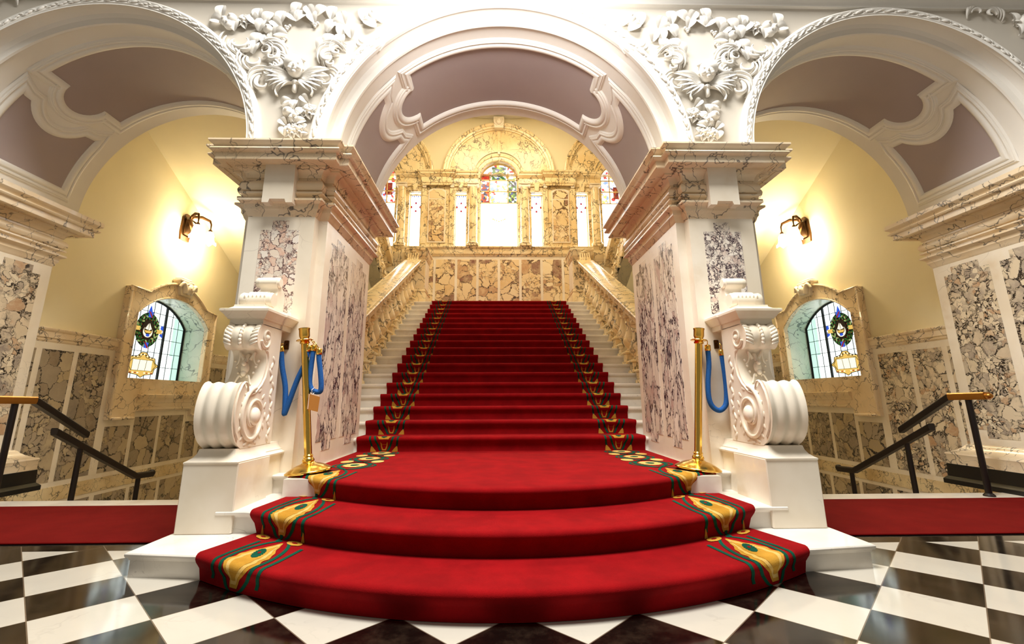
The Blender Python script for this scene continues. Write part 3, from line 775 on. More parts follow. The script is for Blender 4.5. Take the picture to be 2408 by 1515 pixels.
# thick side edges
b = len(mb.v)
for r in rows:
    _, w = CP.at(0, r)
    for sg in (-1, 1):
        p0 = CP.at(sg*w, r)[0]; p1 = CP.at(sg*(w-.004), r, -.016)[0]; mb.v += [p0, p1]
for i in range(len(rows)-1):
    for q in (0, 2):
        a = b+i*4+q; mb.f.append((a, a+4, a+5, a+1)); mb.m.append(0)
carpet_base = mb
def span(s0, s1, fl, fr, layer, mi, n=None):
    n = n or max(3, int((s1-s0)/.010)); off = .0022+.0011*layer
    b = len(mb.v)
    for i in range(n+1):
        t = i/n; ss = s0+(s1-s0)*t; l, r = fl(t), fr(t)
        mb.v += [CP.at(l, ss, off)[0], CP.at(r, ss, off)[0]]
    for i in range(n): mb.f.append((b+2*i, b+2*i+1, b+2*i+3, b+2*i+2)); mb.m.append(mi)
def blobm(c, hw, s0, s1, layer, mi, shape=lambda t: sqrt(max(0, 1-(2*t-1)**2)), bias=lambda t: 0):
    span(s0, s1, lambda t: c+bias(t)-hw*shape(t), lambda t: c+bias(t)+hw*shape(t), layer, mi)
def line(c, f, s0, s1, w, layer=0, mi=2):
    span(s0, s1, lambda t: c+f(t)-w/2, lambda t: c+f(t)+w/2, layer, mi)
def scal(t, k=7, a=.12): return sqrt(max(0, 1-(2*t-1)**2))*(1+a*sin(t*k*2*pi))
def lerp(pts, t):
    for (a, x), (b_, y) in zip(pts, pts[1:]):
        if t <= b_: return x+(y-x)*(t-a)/(b_-a)
    return pts[-1][1]
CX = 1.19
nn = 9  # points per nosing
for sg in (-1, 1):
    c = sg*CX
    # three front steps: motif runs from the floor up the riser and across the tread
    for k in range(3):
        s0 = CP.S[k*nn]; s_n = CP.S[k*nn+6]; s1 = s_n+.42
        if k < 2: s1 = CP.S[(k+1)*nn]
        L = s1-s0; rr = (s_n-s0)/L
        dr = lambda t: sg*(.10*(1-t) if k < 1 else .05*(1-t))
        tear = [(0, .022), (.08, .030), (rr*.8, .055), (rr*1.2, .098), (.60, .085), (.8, .038), (1, .006)]
        for (lay, mi, q) in ((0, 3, 1.0), (1, 4, .76), (2, 3, .5)):
            span(s0+.015+L*.03*lay, s1-.07-L*.05*lay, lambda t, q=q: c+dr(t)-q*lerp(tear, t)*(1+.06*sin(t*40)), lambda t, q=q: c+dr(t)+q*lerp(tear, t)*(1+.06*sin(t*37+1)), lay, mi)
        blobm(c+dr(.55), .030, s0+L*.42, s0+L*.66, 3, 2, scal); blobm(c+dr(.55), .009, s0+L*.52, s0+L*.58, 4, 1)
        for q in (-1, 1):
            f1 = lambda t, q=q: dr(t)+q*(.03+.085*sin(pi*min(1, t*1.05))**.6)
            line(c, f1, s0+.0, s1-.03, .022)
            f2 = lambda t, q=q: dr(t)+q*(.155-.02*abs(t-.5))
            line(c, f2, s0+.03, s1-.10, .020)
            if k: 
                blobm(c+q*.115+dr(0), .05, s0-.075, s0-.005, 1, 3, scal); blobm(c+q*.115+dr(0), .02, s0-.05, s0-.025, 2, 1)
                blobm(c+q*.15+dr(0), .012, s0, s0+.06, 1, 3, lambda t: (1-t))
        if k: line(c+dr(0), lambda t: 0, s0-.06, s0+.02, .02, 1)
    # landing chain
    sL0 = CP.S[3*nn-1]+.36; sL1 = CP.S[3*nn+2]-.01; per = .43; n = int((sL1-sL0)/per)+1
    for q in (-1, 1):
        line(c+sg*-.03, lambda t, q=q: q*.115*sin(2*pi*t*(sL1-sL0)/per/2), sL0, sL1, .032)
        line(c+sg*-.03, lambda t, q=q: q*.16*sin(2*pi*t*(sL1-sL0)/per/2+.1), sL0, sL1, .022)
    m = sL0+per*.5
    while m < sL1:
        blobm(c-sg*.03, .085, m-.11, m+.11, 1, 4, scal); blobm(c-sg*.03, .034, m-.045, m+.045, 2, 2, scal)
        for q in (-1, 1):
            if m+.3 < sL1: blobm(c-sg*.03+q*.125, .050, m+.14, m+.29, 1, 4, scal)
        m += per
    # every riser of the main flight
    for i in range(NST):
        j = 3*nn+3+i*nn; s0 = CP.S[j]; s_n = CP.S[j+6]; L = s_n-s0; e = s_n+.05
        sh = [(0, .018), (.25, .034), (.55, .036), (.8, .060), (1, .088)]
        cc = c+sg*-.02
        span(s0+.012, e, lambda t: cc-lerp(sh, t), lambda t: cc+lerp(sh, t), 0, 3)
        span(s0+.026, s_n-.012, lambda t: cc-lerp(sh, t)*.62, lambda t: cc+lerp(sh, t)*.62, 1, 1)
        blobm(cc, .03, s_n+.0, s_n+.05, 1, 2)
        for q in (-1, 1):
            line(cc, lambda t, q=q: q*(.03+.085*t**.7), s0+.004, e+.06, .020)
            line(cc, lambda t, q=q: q*(.12+.035*t), s0+.035, e+.06, .018)
            blobm(cc+q*.105, .030, s0+.0, s0+.055, 1, 3, lambda t: (1-t)**.7, lambda t, q=q: q*.02*t)
o = obj('stair_carpet', mb, ['carpet', 'carpet', 'green', 'gold', 'cream'], recalc=False, smooth=60)
tag(o, 'thick red stair carpet with gold and green floral borders running up the grand staircase', 'carpet')

# ------------------------------------------------------------------ balustrades
def baluster_mesh(h, x, y, z, lean=0):
    mb = MB()
    mb.bev(x-.105, x+.105, y-.105, y+.105, z, z+.05, .008); mb.bev(x-.085, x+.085, y-.085, y+.085, z+.05, z+.15, .006); mb.bev(x-.11, x+.11, y-.11, y+.11, z+.15, z+.185, .012)
    p = [(.06, .185), (.072, .195), (.072, .21), (.05, .22), (.046, .235), (.06, .25), (.092, .29), (.102, .33), (.094, .375), (.070, .43), (.050, .49), (.040, .55), (.038, .575), (.052, .585), (.056, .60), (.042, .612), (.040, .63), (.062, .65), (.066, .665), (.05, .68)]
    k = (h-.185-.16)/(.68-.185)
    mb.lathe([(r, z+.185+(q-.185)*k) for r, q in p], (x, y, 0), 20)
    zt = z+h-.16
    mb.bev(x-.075, x+.075, y-.075, y+.075, zt, zt+.045, .01); mb.box(x-.06, x+.06, y-.07, y+.07, zt+.045, z+h+.06)
    return mb
sl = RI/TR
for s in (-1, 1):
    t = thing('stair_balustrade', 'veined cream marble balustrade with bulbous balusters on the %s of the main flight' % side(s), 'balustrade', (s*1.93, 7.3, 0))
    zr = lambda y: 3.81+sl*(y-9.9)
    y0r, y1r = 4.98, 9.78
    sec = [(1.775, 0), (1.765, .015), (1.745, .025), (1.74, .035), (1.74, .10), (1.73, .112), (1.715, .122), (1.71, .136), (1.72, .15), (1.745, .155), (1.755, .150), (1.77, .158), (1.86, .170), (1.90, .172), (1.94, .170), (2.02, .158), (2.035, .150), (2.045, .155), (2.07, .15), (2.08, .136), (2.075, .122), (2.06, .112), (2.05, .10), (2.05, .035), (2.045, .025), (2.025, .015), (2.015, 0)]
    n = len(sec); mb = MB()
    mb.add([(x, y, zr(y)+z) for y in (y0r, y1r) for x, z in sec], [tuple(range(n)), tuple(range(2*n-1, n-1, -1))]+[(i, (i+1) % n, n+(i+1) % n, n+i) for i in range(n)])
    obj('handrail', mb.mirror(s), 'pavo_rear', t, smooth=40)
    # scrolled upturn at the newel
    mb = MB(); zz = zr(9.6)
    sp = [(9.70, zr(9.70)), (9.9, zr(9.9)-.02), (9.93, 3.95), (9.93, 4.06), (9.90, 4.09), (9.84, 4.09), (9.81, 4.06), (9.82, 4.02), (9.84, 4.0), (9.83, 3.95), (9.80, 3.97), (9.77, 3.96), (9.70, zr(9.7)+.17)]
    mb.prism(sp, 'x', 1.78, 2.02)
    for k in range(5): mb.tube([(1.80+.05*k, 9.68, zr(9.68)+.15), (1.80+.05*k, 9.76, 3.95), (1.80+.05*k, 9.80, 4.06)], .018, 6)
    mb.blob((1.90, 9.84, 4.10), .06, 14, 8, (1.3, .8, .5))
    obj('handrail_scroll', mb.mirror(s), 'pavo_rear', t, smooth=50)
    for i in range(1, NST):
        y = Y0+i*TR+.15; z = LZ+(i+1)*RI-.012; h = zr(y)-z
        if y > 9.75: continue
        obj('baluster', baluster_mesh(h, 1.89, y, z).mirror(s), 'pavo_rear', t, smooth=40)
    # newel pier
    t = thing('newel_pier', 'square veined marble newel pier with moulded cap at the top %s of the main flight' % side(s), 'pier', (s*1.86, 10.2, 2.94))
    def put(nm, mb, mt='pavo_rear', **k): return obj(nm, mb.mirror(s), mt, t, **k)
    mb = MB(); mb.bev(1.655, 2.06, 9.93, 10.55, 3.25, 4.03, .006); put('shaft', mb)
    mb = MB(); mb.run([(1.655, 9.93), (2.06, 9.93), (2.06, 10.55), (1.655, 10.55)], [(0, 2.93), (.045, 2.93), (.045, 3.13), (.035, 3.15), (.03, 3.18), (.02, 3.20), (.035, 3.215), (.035, 3.235), (.015, 3.25), (0, 3.26)]); put('base', mb)
    mb = MB(); mb.run([(1.655, 9.93), (2.06, 9.93), (2.06, 10.55), (1.655, 10.55)], [(0, 3.98), (.012, 3.985), (.012, 4.01), (.03, 4.03), (.045, 4.06), (.045, 4.12), (.05, 4.14), (.068, 4.155), (.07, 4.19), (.06, 4.205), (0, 4.215)]); put('cap', mb)
    mb = MB(); mb.bev(1.645, 1.66, 10.0, 10.48, 3.3, 3.95, .004); put('side_panel', mb, 'marble')
    # parapet behind and the raking flight above
    t = thing('landing_parapet', 'panelled veined marble parapet with moulded coping beyond the %s newel pier' % side(s), 'parapet', (s*2.5, 10.5, 2.94))
    mb = MB(); mb.bev(2.06, 2.95, 10.2, 10.5, 2.93, 4.03, .004); put('body', mb)
    mb = MB(); mb.bev(2.17, 2.42, 10.185, 10.21, 3.25, 3.9, .01); mb.bev(2.55, 2.85, 10.185, 10.21, 3.25, 3.9, .01); put('raised_panel', mb, 'pavo_rear')
    mb = MB(); mb.run([(2.06, 10.2), (2.45, 10.2), (2.45, 10.16), (2.72, 10.16), (2.72, 10.2), (2.95, 10.2), (2.95, 10.5), (2.06, 10.5)], [(0, 3.98), (.015, 3.99), (.02, 4.02), (.04, 4.05), (.045, 4.12), (.065, 4.15), (.068, 4.19), (0, 4.21)]); put('coping', mb)
    t = thing('upper_balustrade', 'raking marble balustrade of the upper flight above the %s newel pier' % side(s), 'balustrade', (s*2.6, 9, 4))
    zl = lambda y: 3.37+.5115*(9.07-y)+.16
    mb = MB(); mb.prism([(5.2, zl(5.2)-.16), (10.2, zl(10.2)-.16), (10.2, zl(10.2)+.12), (5.2, zl(5.2)+.12)], 'x', 2.42, 2.68); obj('string', mb.mirror(s), 'pavo_rear', t)
    mb = MB(); mb.prism([(5.2, zl(5.2)+.85), (10.1, zl(10.1)+.85), (10.1, zl(10.1)+1.05), (5.2, zl(5.2)+1.05)], 'x', 2.40, 2.72); obj('handrail', mb.mirror(s), 'pavo_rear', t)
    for i in range(8):
        y = 9.9-.29*i; obj('baluster', baluster_mesh(.78, 2.55, y, zl(y)+.10).mirror(s), 'pavo_rear', t, smooth=40)
    mb = MB()
    for i in range(15):
        y = 10.0-.29*i; z = zl(y)-.02
        mb.prism([(y+.14, z-.13), (y+.05, z-.17), (y-.06, z-.10), (y-.13, z+.02), (y-.10, z+.1), (y+.14, z+.02)], 'x', 2.38, 2.44)
        mb.lathe([(0, -.04), (.06, -.04), (.07, 0), (.06, .04), (0, .04)], (2.41, y-.05, z-.02), 14, Matrix.Rotation(pi/2, 3, 'Y'))
    obj('scroll_bracket', mb.mirror(s), 'pavo_rear', t, smooth=40)
    # raking soffit over the side stairs
    mb = MB(); pts = [(5.1, 3.37+.5115*(9.07-5.1)), (10.2, 3.37+.5115*(9.07-10.2)), (10.2, 3.37+.5115*(9.07-10.2)+.1), (5.1, 3.37+.5115*(9.07-5.1)+.1)]
    mb.prism(pts, 'x', 2.42, WX+.1); struct('ceiling_left' if s < 0 else 'ceiling_right', mb.mirror(s), 'yellow', 'sloping plaster underside of the upper %s flight' % side(s))

# ------------------------------------------------------------------ outer side walls with niche windows
NA, NB, NZ0, NZS, NR = 6.60, 8.25, 1.20, 2.12, .36
def seg_top(y, a=NA, b=NB, zs=NZS, r=NR):
    c, h = (a+b)/2, (b-a)/2; Rr = (h*h+r*r)/(2*r); return zs+r-Rr+sqrt(max(0, Rr*Rr-(y-c)**2))
for s in (-1, 1):
    sd = side(s)
    mb = MB(); wall_face(mb, lambda u, z: (s*WX, u, z), 4.6, 12.1, -1.6, 9.6, [(NA, NB, NZ0, NZS, NR)])
    struct('wall_left' if s < 0 else 'wall_right', mb, 'yellow', 'yellow plaster %s stairwell wall' % sd, recalc=False, smooth=None)
    # marble dado
    t = thing('marble_dado', 'breccia panelled marble dado with veined rail on the %s stairwell wall' % sd, 'dado', (s*WX, 6.5, 0))
    X0, X1 = WX-.02, WX+.01
    mb = MB()
    mb.box(X0, X1, 4.95, 6.4, -1.5, 1.6); mb.box(X0, X1, 8.43, 9.9, -1.5, 1.6); mb.box(X0, X1, 6.4, 8.43, -1.5, .9)
    obj('backing', mb.mirror(s), 'marble', t, smooth=None)
    for ya, yb_ in ((4.95, 6.42), (8.42, 9.9)):
        mb = MB(); mb.prism([(WX-.02, 1.55), (WX-.035, 1.57), (WX-.035, 1.595), (WX-.05, 1.60), (WX-.05, 1.665), (WX-.062, 1.675), (WX-.07, 1.69), (WX-.07, 1.705), (WX-.04, 1.715), (WX, 1.72)], 'y', ya, yb_)
        obj('dado_rail', mb.mirror(s), 'pavo', t)
    mb = MB(); mb.box(WX-.028, WX, 4.95, 9.9, -.25, -.09); obj('lower_band', mb.mirror(s), 'pavo_dark', t)
    for (ya, yb_, za, zb) in ((4.97, 5.31, -.03, 1.47), (5.385, 5.785, -.03, 1.47), (5.855, 6.32, -.03, 1.47), (6.45, 6.88, -.03, .55), (6.95, 7.42, -.03, .66), (7.485, 8.0, -.03, .66), (8.07, 8.38, -.03, .55), (8.5, 8.95, -.03, 1.47), (9.02, 9.5, -.03, 1.47),
                              (5.2, 5.75, -1.3, -.3), (5.82, 6.4, -1.3, -.3), (6.48, 7.0, -1.3, -.3), (7.07, 7.6, -1.3, -.3), (7.67, 8.2, -1.3, -.3)):
        mb = MB(); mb.box(WX-.0235, WX, ya, yb_, za, zb); obj('breccia_panel', mb.mirror(s), 'brec_dark' if s > 0 and ya < 6.4 else 'brec_wall', t, smooth=None)
    # window surround
    t = thing('window_surround', 'veined marble window surround with winged head keystone on the %s stairwell wall' % sd, 'window surround', (s*WX, 7.42, .65))
    def put(nm, mb, mt='pavo', **k): return obj(nm, mb.mirror(s), mt, t, **k)
    ys = [NA+(NB-NA)*i/24 for i in range(25)]
    outer = lambda y: 2.44+.27*(1-((y-7.42)/.68)**2) if abs(y-7.42) < .66 else 2.455
    xa, xb = WX-.07, WX
    mb = MB()
    def strip(y0, y1, f0, f1, n=1):
        for i in range(n):
            p, q = y0+(y1-y0)*i/n, y0+(y1-y0)*(i+1)/n
            mb.prism([(p, f0(p)), (q, f0(q)), (q, f1(q)), (p, f1(p))], 'x', xa, xb)
    K = lambda v: (lambda y: v)
    strip(6.40, 6.6, K(.64), K(2.465)); strip(8.25, 8.44, K(.64), K(2.42)); strip(6.6, 6.87, K(.64), K(1.2)); strip(8.10, 8.25, K(.64), K(1.2)); strip(6.87, 8.10, K(.745), K(1.2))
    ot = lambda y: outer(y) if 6.76 < y < 8.08 else (2.46 if y < 7 else 2.43)
    strip(6.6, 8.25, seg_top, ot, 40)
    put('architrave', mb, 'pavo')
    mb = MB()   # raised outer moulding
    path = [(6.42, .70), (6.42, 2.47), (6.76, 2.455)]+[(6.78+1.28*i/16, outer(6.78+1.28*i/16)+.004) for i in range(17)]+[(8.12, 2.43), (8.43, 2.40), (8.43, .70)]
    mb.tube([(WX-.075, y, z) for y, z in path], .022, 8)
    path = [(NB-.0, 1.2), (NB, NZS)]+[(y, seg_top(y)) for y in ys[::-1]]+[(NA, NZS), (NA, 1.2)]
    mb.tube([(WX-.072, y, z) for y, z in path], .012, 6)
    for ya, yb_ in ((6.45, 6.84), (8.12, 8.42)): mb.bev(WX-.11, WX-.05, ya, yb_, .63, .67, .012)
    put('outer_moulding', mb)
    mb = MB(); mb.prism([(WX-.05, .84), (WX-.08, .86), (WX-.09, .90), (WX-.11, .92), (WX-.12, .95), (WX-.12, .975), (WX-.05, .985)], 'y', 6.86, 8.16); mb.bev(WX-.085, WX-.05, 6.95, 8.05, .755, .80, .008); put('sill_shelf', mb)
    # reveal lined with pale marble
    loop = [(NA, NZ0)]+[(y, seg_top(y)) for y in ys]+[(NB, NZ0)]; mb = MB()
    for i in range(len(loop)):
        p, q = loop[i], loop[(i+1) % len(loop)]; mb.add([(WX-.0005, *p), (WX-.0005, *q), (WX+.36, *q), (WX+.36, *p)], [(0, 1, 2, 3)])
    obj('reveal', mb.mirror(s), 'cool', t, recalc=False, label='pale green-white marble reveal')
    # keystone with a winged head
    mb = MB(); mb.prism([(7.36, 2.55), (7.64, 2.55), (7.70, 2.80), (7.30, 2.80)], 'x', WX-.11, WX)
    mb.bev(WX-.14, WX, 7.28, 7.62, 2.76, 2.80, .008); mb.bev(WX-.12, WX, 7.33, 7.58, 2.80, 2.835, .008)
    mb.blob((WX-.14, 7.50, 2.665), .075, 16, 12, (.85, .85, 1.15)); mb.blob((WX-.21, 7.50, 2.65), .014, 8, 6)
    for q in (-1, 1):
        mb.blob((WX-.195, 7.50+q*.028, 2.675), .012, 8, 6); 
        pts = [(WX-.12-.02*sin(k*3), 7.50+q*(.06+.14*k), 2.60+.14*sin(k*2.6)) for k in [i/8 for i in range(9)]]
        mb.tube(pts, [.045*(1-.5*i/8) for i in range(9)], 8)
    for k in range(9): mb.blob((WX-.15+.01*(k % 2), 7.43+.0175*k, 2.73+.018*sin(k*pi/8)), .018, 8, 6)
    mb.blob((WX-.19, 7.50, 2.63), .016, 8, 6, (.6, 1.3, .5))
    put('winged_head', mb, 'marble', smooth=60)
    # leaded window
    w = struct('window_%d' % (1 if s < 0 else 2), MB().box(WX+.36, WX+.38, NA, NB, NZ0, NZS+NR).mirror(s), 'lead', 'arched leaded window with green wreath emblem in the %s stairwell wall' % sd)
    GX = WX+.35
    def gput(nm, mb, mt, **k): return obj(nm, mb.mirror(s), mt, w, smooth=None, **k)
    mb = MB(); mb.box(GX+.004, GX+.009, NA, NB, NZ0, NZS)
    for i in range(24): mb.prism([(ys[i], NZS), (ys[i+1], NZS), (ys[i+1], seg_top(ys[i+1])), (ys[i], seg_top(ys[i]))], 'x', GX+.004, GX+.009)
    gput('glass', mb, 'glass_niche')
    mb = MB(); mb.box(GX+.0, GX+.006, 8.06, NB, NZ0, 2.19); mb.box(GX, GX+.006, 7.98, 8.08, 1.62, 2.27); gput('tinted_glass', mb, 'glass_tint')
    mb = MB()
    for y in (7.06, 7.76): mb.box(GX-.022, GX+.004, y-.016, y+.016, NZ0, seg_top(y))
    for z in (1.42, 1.645, 1.87, 2.09, 2.28): mb.box(GX-.004, GX+.003, NA, NB, z-.004, z+.004)
    for y in (6.75, 6.9, 7.2, 7.34, 7.48, 7.62, 7.93, 8.09): mb.box(GX-.004, GX+.003, y-.004, y+.004, NZ0, seg_top(y))
    loop = [(NA+.012, NZ0)]+[(y, seg_top(y)-.012) for y in ys[1:-1]]+[(NB-.012, NZS-.01), (NB-.012, NZ0+.01)]
    mb.tube([(GX-.01, *p) for p in loop], .018, 6); mb.box(GX-.02, GX, NA, NB, NZ0, NZ0+.008)
    gput('lead_bars', mb, 'lead')
    # wreath emblem
    cy_, cz_ = 7.395, 1.985; rg = random.Random(5)
    mb = MB(); ML = ['g_green', 'g_lgreen', 'g_blue', 'g_gold', 'g_red', 'g_cream', 'g_dark', 'lead']
    def disc(y, z, ry, rz, mi, d, n=14, rot=0):
        vs = [(GX-d, y+ry*cos(2*pi*i/n)*cos(rot)-rz*sin(2*pi*i/n)*sin(rot), z+ry*cos(2*pi*i/n)*sin(rot)+rz*sin(2*pi*i/n)*cos(rot)) for i in range(n)]
        vs += [(x+.002, y_, z_) for x, y_, z_ in vs]
        mb.add(vs, [tuple(range(n)), tuple(range(2*n-1, n-1, -1))]+[(i, (i+1) % n, n+(i+1) % n, n+i) for i in range(n)], mi)
    def poly(pts, mi, d):
        n = len(pts); vs = [(GX-d, *p) for p in pts]+[(GX-d+.002, *p) for p in pts]
        mb.add(vs, [tuple(range(n)), tuple(range(2*n-1, n-1, -1))]+[(i, (i+1) % n, n+(i+1) % n, n+i) for i in range(n)], mi)
    disc(cy_, cz_, .255, .275, 7, .006, 32)
    for ring, rr_ in enumerate((.232, .20, .165)):
        m = 22-ring*3
        for i in range(m):
            a = 2*pi*i/m+ring*.2; disc(cy_+rr_*cos(a), cz_+rr_*1.08*sin(a), .030, .015, rg.choice((0, 0, 1, 0, 1)), .009, 8, a+.9 if i % 2 else a+2.1)
        for i in range(9): a = 2*pi*i/9+ring; disc(cy_+rr_*cos(a)*.95, cz_+rr_*sin(a), .008, .008, 4, .0115, 8)
    disc(cy_, cz_, .135, .155, 6, .012, 24); disc(cy_, cz_-.03, .10, .09, 5, .014, 18); disc(cy_, cz_-.005, .085, .07, 6, .016, 18)
    poly([(cy_-.07, cz_+.01), (cy_-.01, cz_+.10), (cy_+.0, cz_+.0)], 5, .018); poly([(cy_+.01, cz_+.11), (cy_+.07, cz_+.02), (cy_+.01, cz_-.01)], 5, .018)
    poly([(cy_-.08, cz_-.012), (cy_+.08, cz_-.012), (cy_+.05, cz_-.05), (cy_-.05, cz_-.05)], 3, .018); disc(cy_, cz_-.085, .04, .022, 2, .018)
    for q, (dy, dz, sy, sz) in enumerate(((-.24, .0, .07, .035), (.24, .0, .07, .035))): poly([(cy_+dy-sy, cz_-sz), (cy_+dy+sy, cz_-sz*.8), (cy_+dy+sy*.7, cz_), (cy_+dy+sy, cz_+sz), (cy_+dy-sy, cz_+sz*.9), (cy_+dy-sy*.7, cz_)], 3, .02)
    for dy, dz in ((0, .24), (0, -.25)):
        poly([(cy_-.05, cz_+dz-.04), (cy_+.03, cz_+dz-.04), (cy_+.05, cz_+dz+.05), (cy_-.03, cz_+dz+.05)], 2, .022); poly([(cy_+.05, cz_+dz-.04), (cy_+.02, cz_+dz-.04), (cy_-.05, cz_+dz+.05), (cy_-.02, cz_+dz+.05)], 4, .024)
    poly([(cy_-.05, cz_+.27), (cy_+.05, cz_+.27), (cy_+.03, cz_+.33), (cy_+.0, cz_+.40), (cy_-.03, cz_+.33)], 2, .008)
    for q in (-1, 1):
        for dz in (-.06, .05): poly([(cy_+q*.27, cz_+dz), (cy_+q*.34, cz_+dz-.03), (cy_+q*.33, cz_+dz+.06), (cy_+q*.28, cz_+dz+.05)], 2, .008)
    # gold cartouche below
    by, bz = 7.395, 1.43
    poly([(by-.25, bz-.13), (by-.08, bz-.15), (by, bz-.19), (by+.08, bz-.15), (by+.25, bz-.13), (by+.27, bz-.05), (by+.345, bz), (by+.27, bz+.05), (by+.25, bz+.12), (by+.12, bz+.14), (by+.05, bz+.2), (by-.05, bz+.2), (by-.12, bz+.14), (by-.25, bz+.12), (by-.27, bz+.05), (by-.345, bz), (by-.27, bz-.05)], 3, .010)
    for i in range(14): disc(by-.22+.034*i, bz+.125+.05*max(0, 1-abs(i-6.5)/4), .014, .012, 5 if i % 2 else 6, .012, 8)
    poly([(by-.205, bz-.085), (by+.205, bz-.085), (by+.205, bz+.085), (by-.205, bz+.085)], 7, .013); poly([(by-.2, bz-.08), (by+.2, bz-.08), (by+.2, bz+.08), (by-.2, bz+.08)], 5, .015)
    car = [(by-.25, bz-.13), (by-.08, bz-.15), (by, bz-.19), (by+.08, bz-.15), (by+.25, bz-.13), (by+.27, bz-.05), (by+.345, bz), (by+.27, bz+.05), (by+.25, bz+.12), (by+.12, bz+.14), (by+.05, bz+.2), (by-.05, bz+.2), (by-.12, bz+.14), (by-.25, bz+.12), (by-.27, bz+.05), (by-.345, bz), (by-.27, bz-.05), (by-.25, bz-.13)]
    mb.tube([(GX-.012, *p) for p in car], .0055, 5, 7)
    for y_ in (by-.075, by+.07): mb.tube([(GX-.018, y_-.01, bz-.08), (GX-.018, y_+.008, bz+.08)], .003, 5, 7)
    for q in (-1, 1):
        mb.tube([(GX-.014, by+q*k_, bz+z_) for k_, z_ in ((.215, -.09), (.25, -.04), (.29, 0), (.25, .045), (.215, .09), (.14, .105), (.06, .12), (.03, .165))], .004, 5, 6)
        for k in range(4): disc(by+q*(.07+.05*k), bz-.118, .018, .010, 4 if k % 2 else 5, .013, 8)
    gput('wreath_emblem', mb, ML, label='green wreath with ship and blue ribbons above a gold cartouche')
    # sconce
    t = thing('wall_sconce', 'bronze wall sconce with two glowing bell shades above the %s stairwell window' % sd, 'wall lamp', (s*WX, 7.38, 3.7))
    mb = MB(); mb.prism([(7.27, 3.47), (7.47, 3.47), (7.49, 3.6), (7.47, 3.86), (7.40, 3.93), (7.34, 3.93), (7.27, 3.86), (7.25, 3.6)], 'x', WX-.03, WX); mb.bev(WX-.05, WX-.02, 7.30, 7.44, 3.55, 3.85, .012); put('backplate', mb, 'bronze')
    for q, py in ((-1, 7.26), (1, 7.60)):
        mb = MB()
        pts = [(WX-.04, 7.38, 3.80), (WX-.10, 7.38+q*.02, 3.90), (WX-.18, 7.38+(py-7.38)*.5, 3.93), (WX-.26, py-q*.01, 3.90), (WX-.28, py, 3.84), (WX-.28, py, 3.74)]
        mb.tube(pts, [.02, .024, .026, .022, .014, .008], 8); mb.lathe([(.006, .03), (.03, .0), (.034, -.03), (.03, -.03)], (WX-.28, py, 3.73), 12)
        arm = put('arm', mb, 'bronze')
        mb = MB(); pr = [(.028, .0), (.045, -.02), (.062, -.06), (.066, -.10), (.072, -.15), (.092, -.19), (.110, -.205)]
        n = 24; vs = []
        for i in range(n):
            a = 2*pi*i/n
            for j, (r, z) in enumerate(pr):
                f = 1+(.10*cos(6*a) if j > 3 else 0)*(j-3)/3; vs.append((WX-.28+r*f*cos(a), py+r*f*sin(a), 3.71+z-(.02*cos(6*a) if j == 6 else 0)))
        K = len(pr); mb.add(vs, [(i*K+j, ((i+1) % n)*K+j, ((i+1) % n)*K+j+1, i*K+j+1) for i in range(n) for j in range(K-1)]+[tuple(i*K for i in range(n))])
        obj('shade', mb.mirror(s), 'shade', arm, recalc=False, label='glowing frosted bell shade')
    # crossed leaf plate
    mb = MB()
    for q in (-1, 1): mb.tube([(WX-.05, 7.38+q*.06, 3.86), (WX-.12, 7.38+q*.09, 3.80), (WX-.15, 7.38+q*.04, 3.66), (WX-.16, 7.38, 3.55)], [.02, .05, .045, .01], 8, flat=(1, .4))
    put('leaf_ornament', mb, 'bronze')
    l = light('sconce_glow', 'POINT', (s*(WX-.28), 7.42, 3.50), 34, (1.0, .78, .46), .09)

# ------------------------------------------------------------------ metal handrails of the side stairs
for s in (-1, 1):
    t = thing('stair_handrail', 'dark metal stair handrail with brass-topped upper end beside the %s red runner' % side(s), 'handrail', (s*4.4, 5, 0))
    X = 4.42
    # upper rail: level then raking down; lower rail set to its inner side
    mb = MB(); sec = [(-.028, -.045), (.028, -.045), (.036, -.02), (.036, .012), (.026, .022), (-.026, .022), (-.036, .012), (-.036, -.02)]
    def rail(pts, mb, w=1.0):
        n = len(sec); vs = []
        for p in pts: vs += [(p[0]+a*w, p[1], p[2]+b_) for a, b_ in sec]
        mb.add(vs, [tuple(range(n)), tuple((len(pts)-1)*n+j for j in range(n))[::-1]]+[(i*n+j, i*n+(j+1) % n, (i+1)*n+(j+1) % n, (i+1)*n+j) for i in range(len(pts)-1) for j in range(n)])
    HR = {'up': [(4.22, 0.905), (4.57, 0.9), (5.22, 0.545)], 'low': [(4.84, 0.6), (6.02, 0.01), (6.3, -0.005)], 'lx': 4.42, 'posts': [(4.42, 4.4, 0, 0.885), (4.42, 5.18, -0.48, 0.43), (4.42, 6.08, -0.97, -0.01)]}
    rail([(X, y, z) for y, z in HR['up'][1:]], mb); obj('upper_rail', mb.mirror(s), 'railwood', t)
    mb = MB(); rail([(X, y, z) for y, z in HR['up'][:2]], mb); mb.blob((X, HR['up'][0][0], HR['up'][0][1]-.012), .034, 14, 10, (1, 1.4, .9)); obj('level_rail', mb.mirror(s), 'railtop', t, label='worn brass level end')
    mb = MB(); rail([(HR['lx'], y, z) for y, z in HR['low']], mb); mb.blob((HR['lx'], *HR['low'][-1]), .04, 12, 8); obj('lower_rail', mb.mirror(s), 'railwood', t)
    for (x, y, z0, z1) in HR['posts']:
        mb = MB(); mb.tube([(x, y, z0), (x, y, z1)], .026, 12); mb.lathe([(.045, 0), (.045, .012), (.03, .03)], (x, y, z0), 12); obj('post', mb.mirror(s), 'railwood', t)

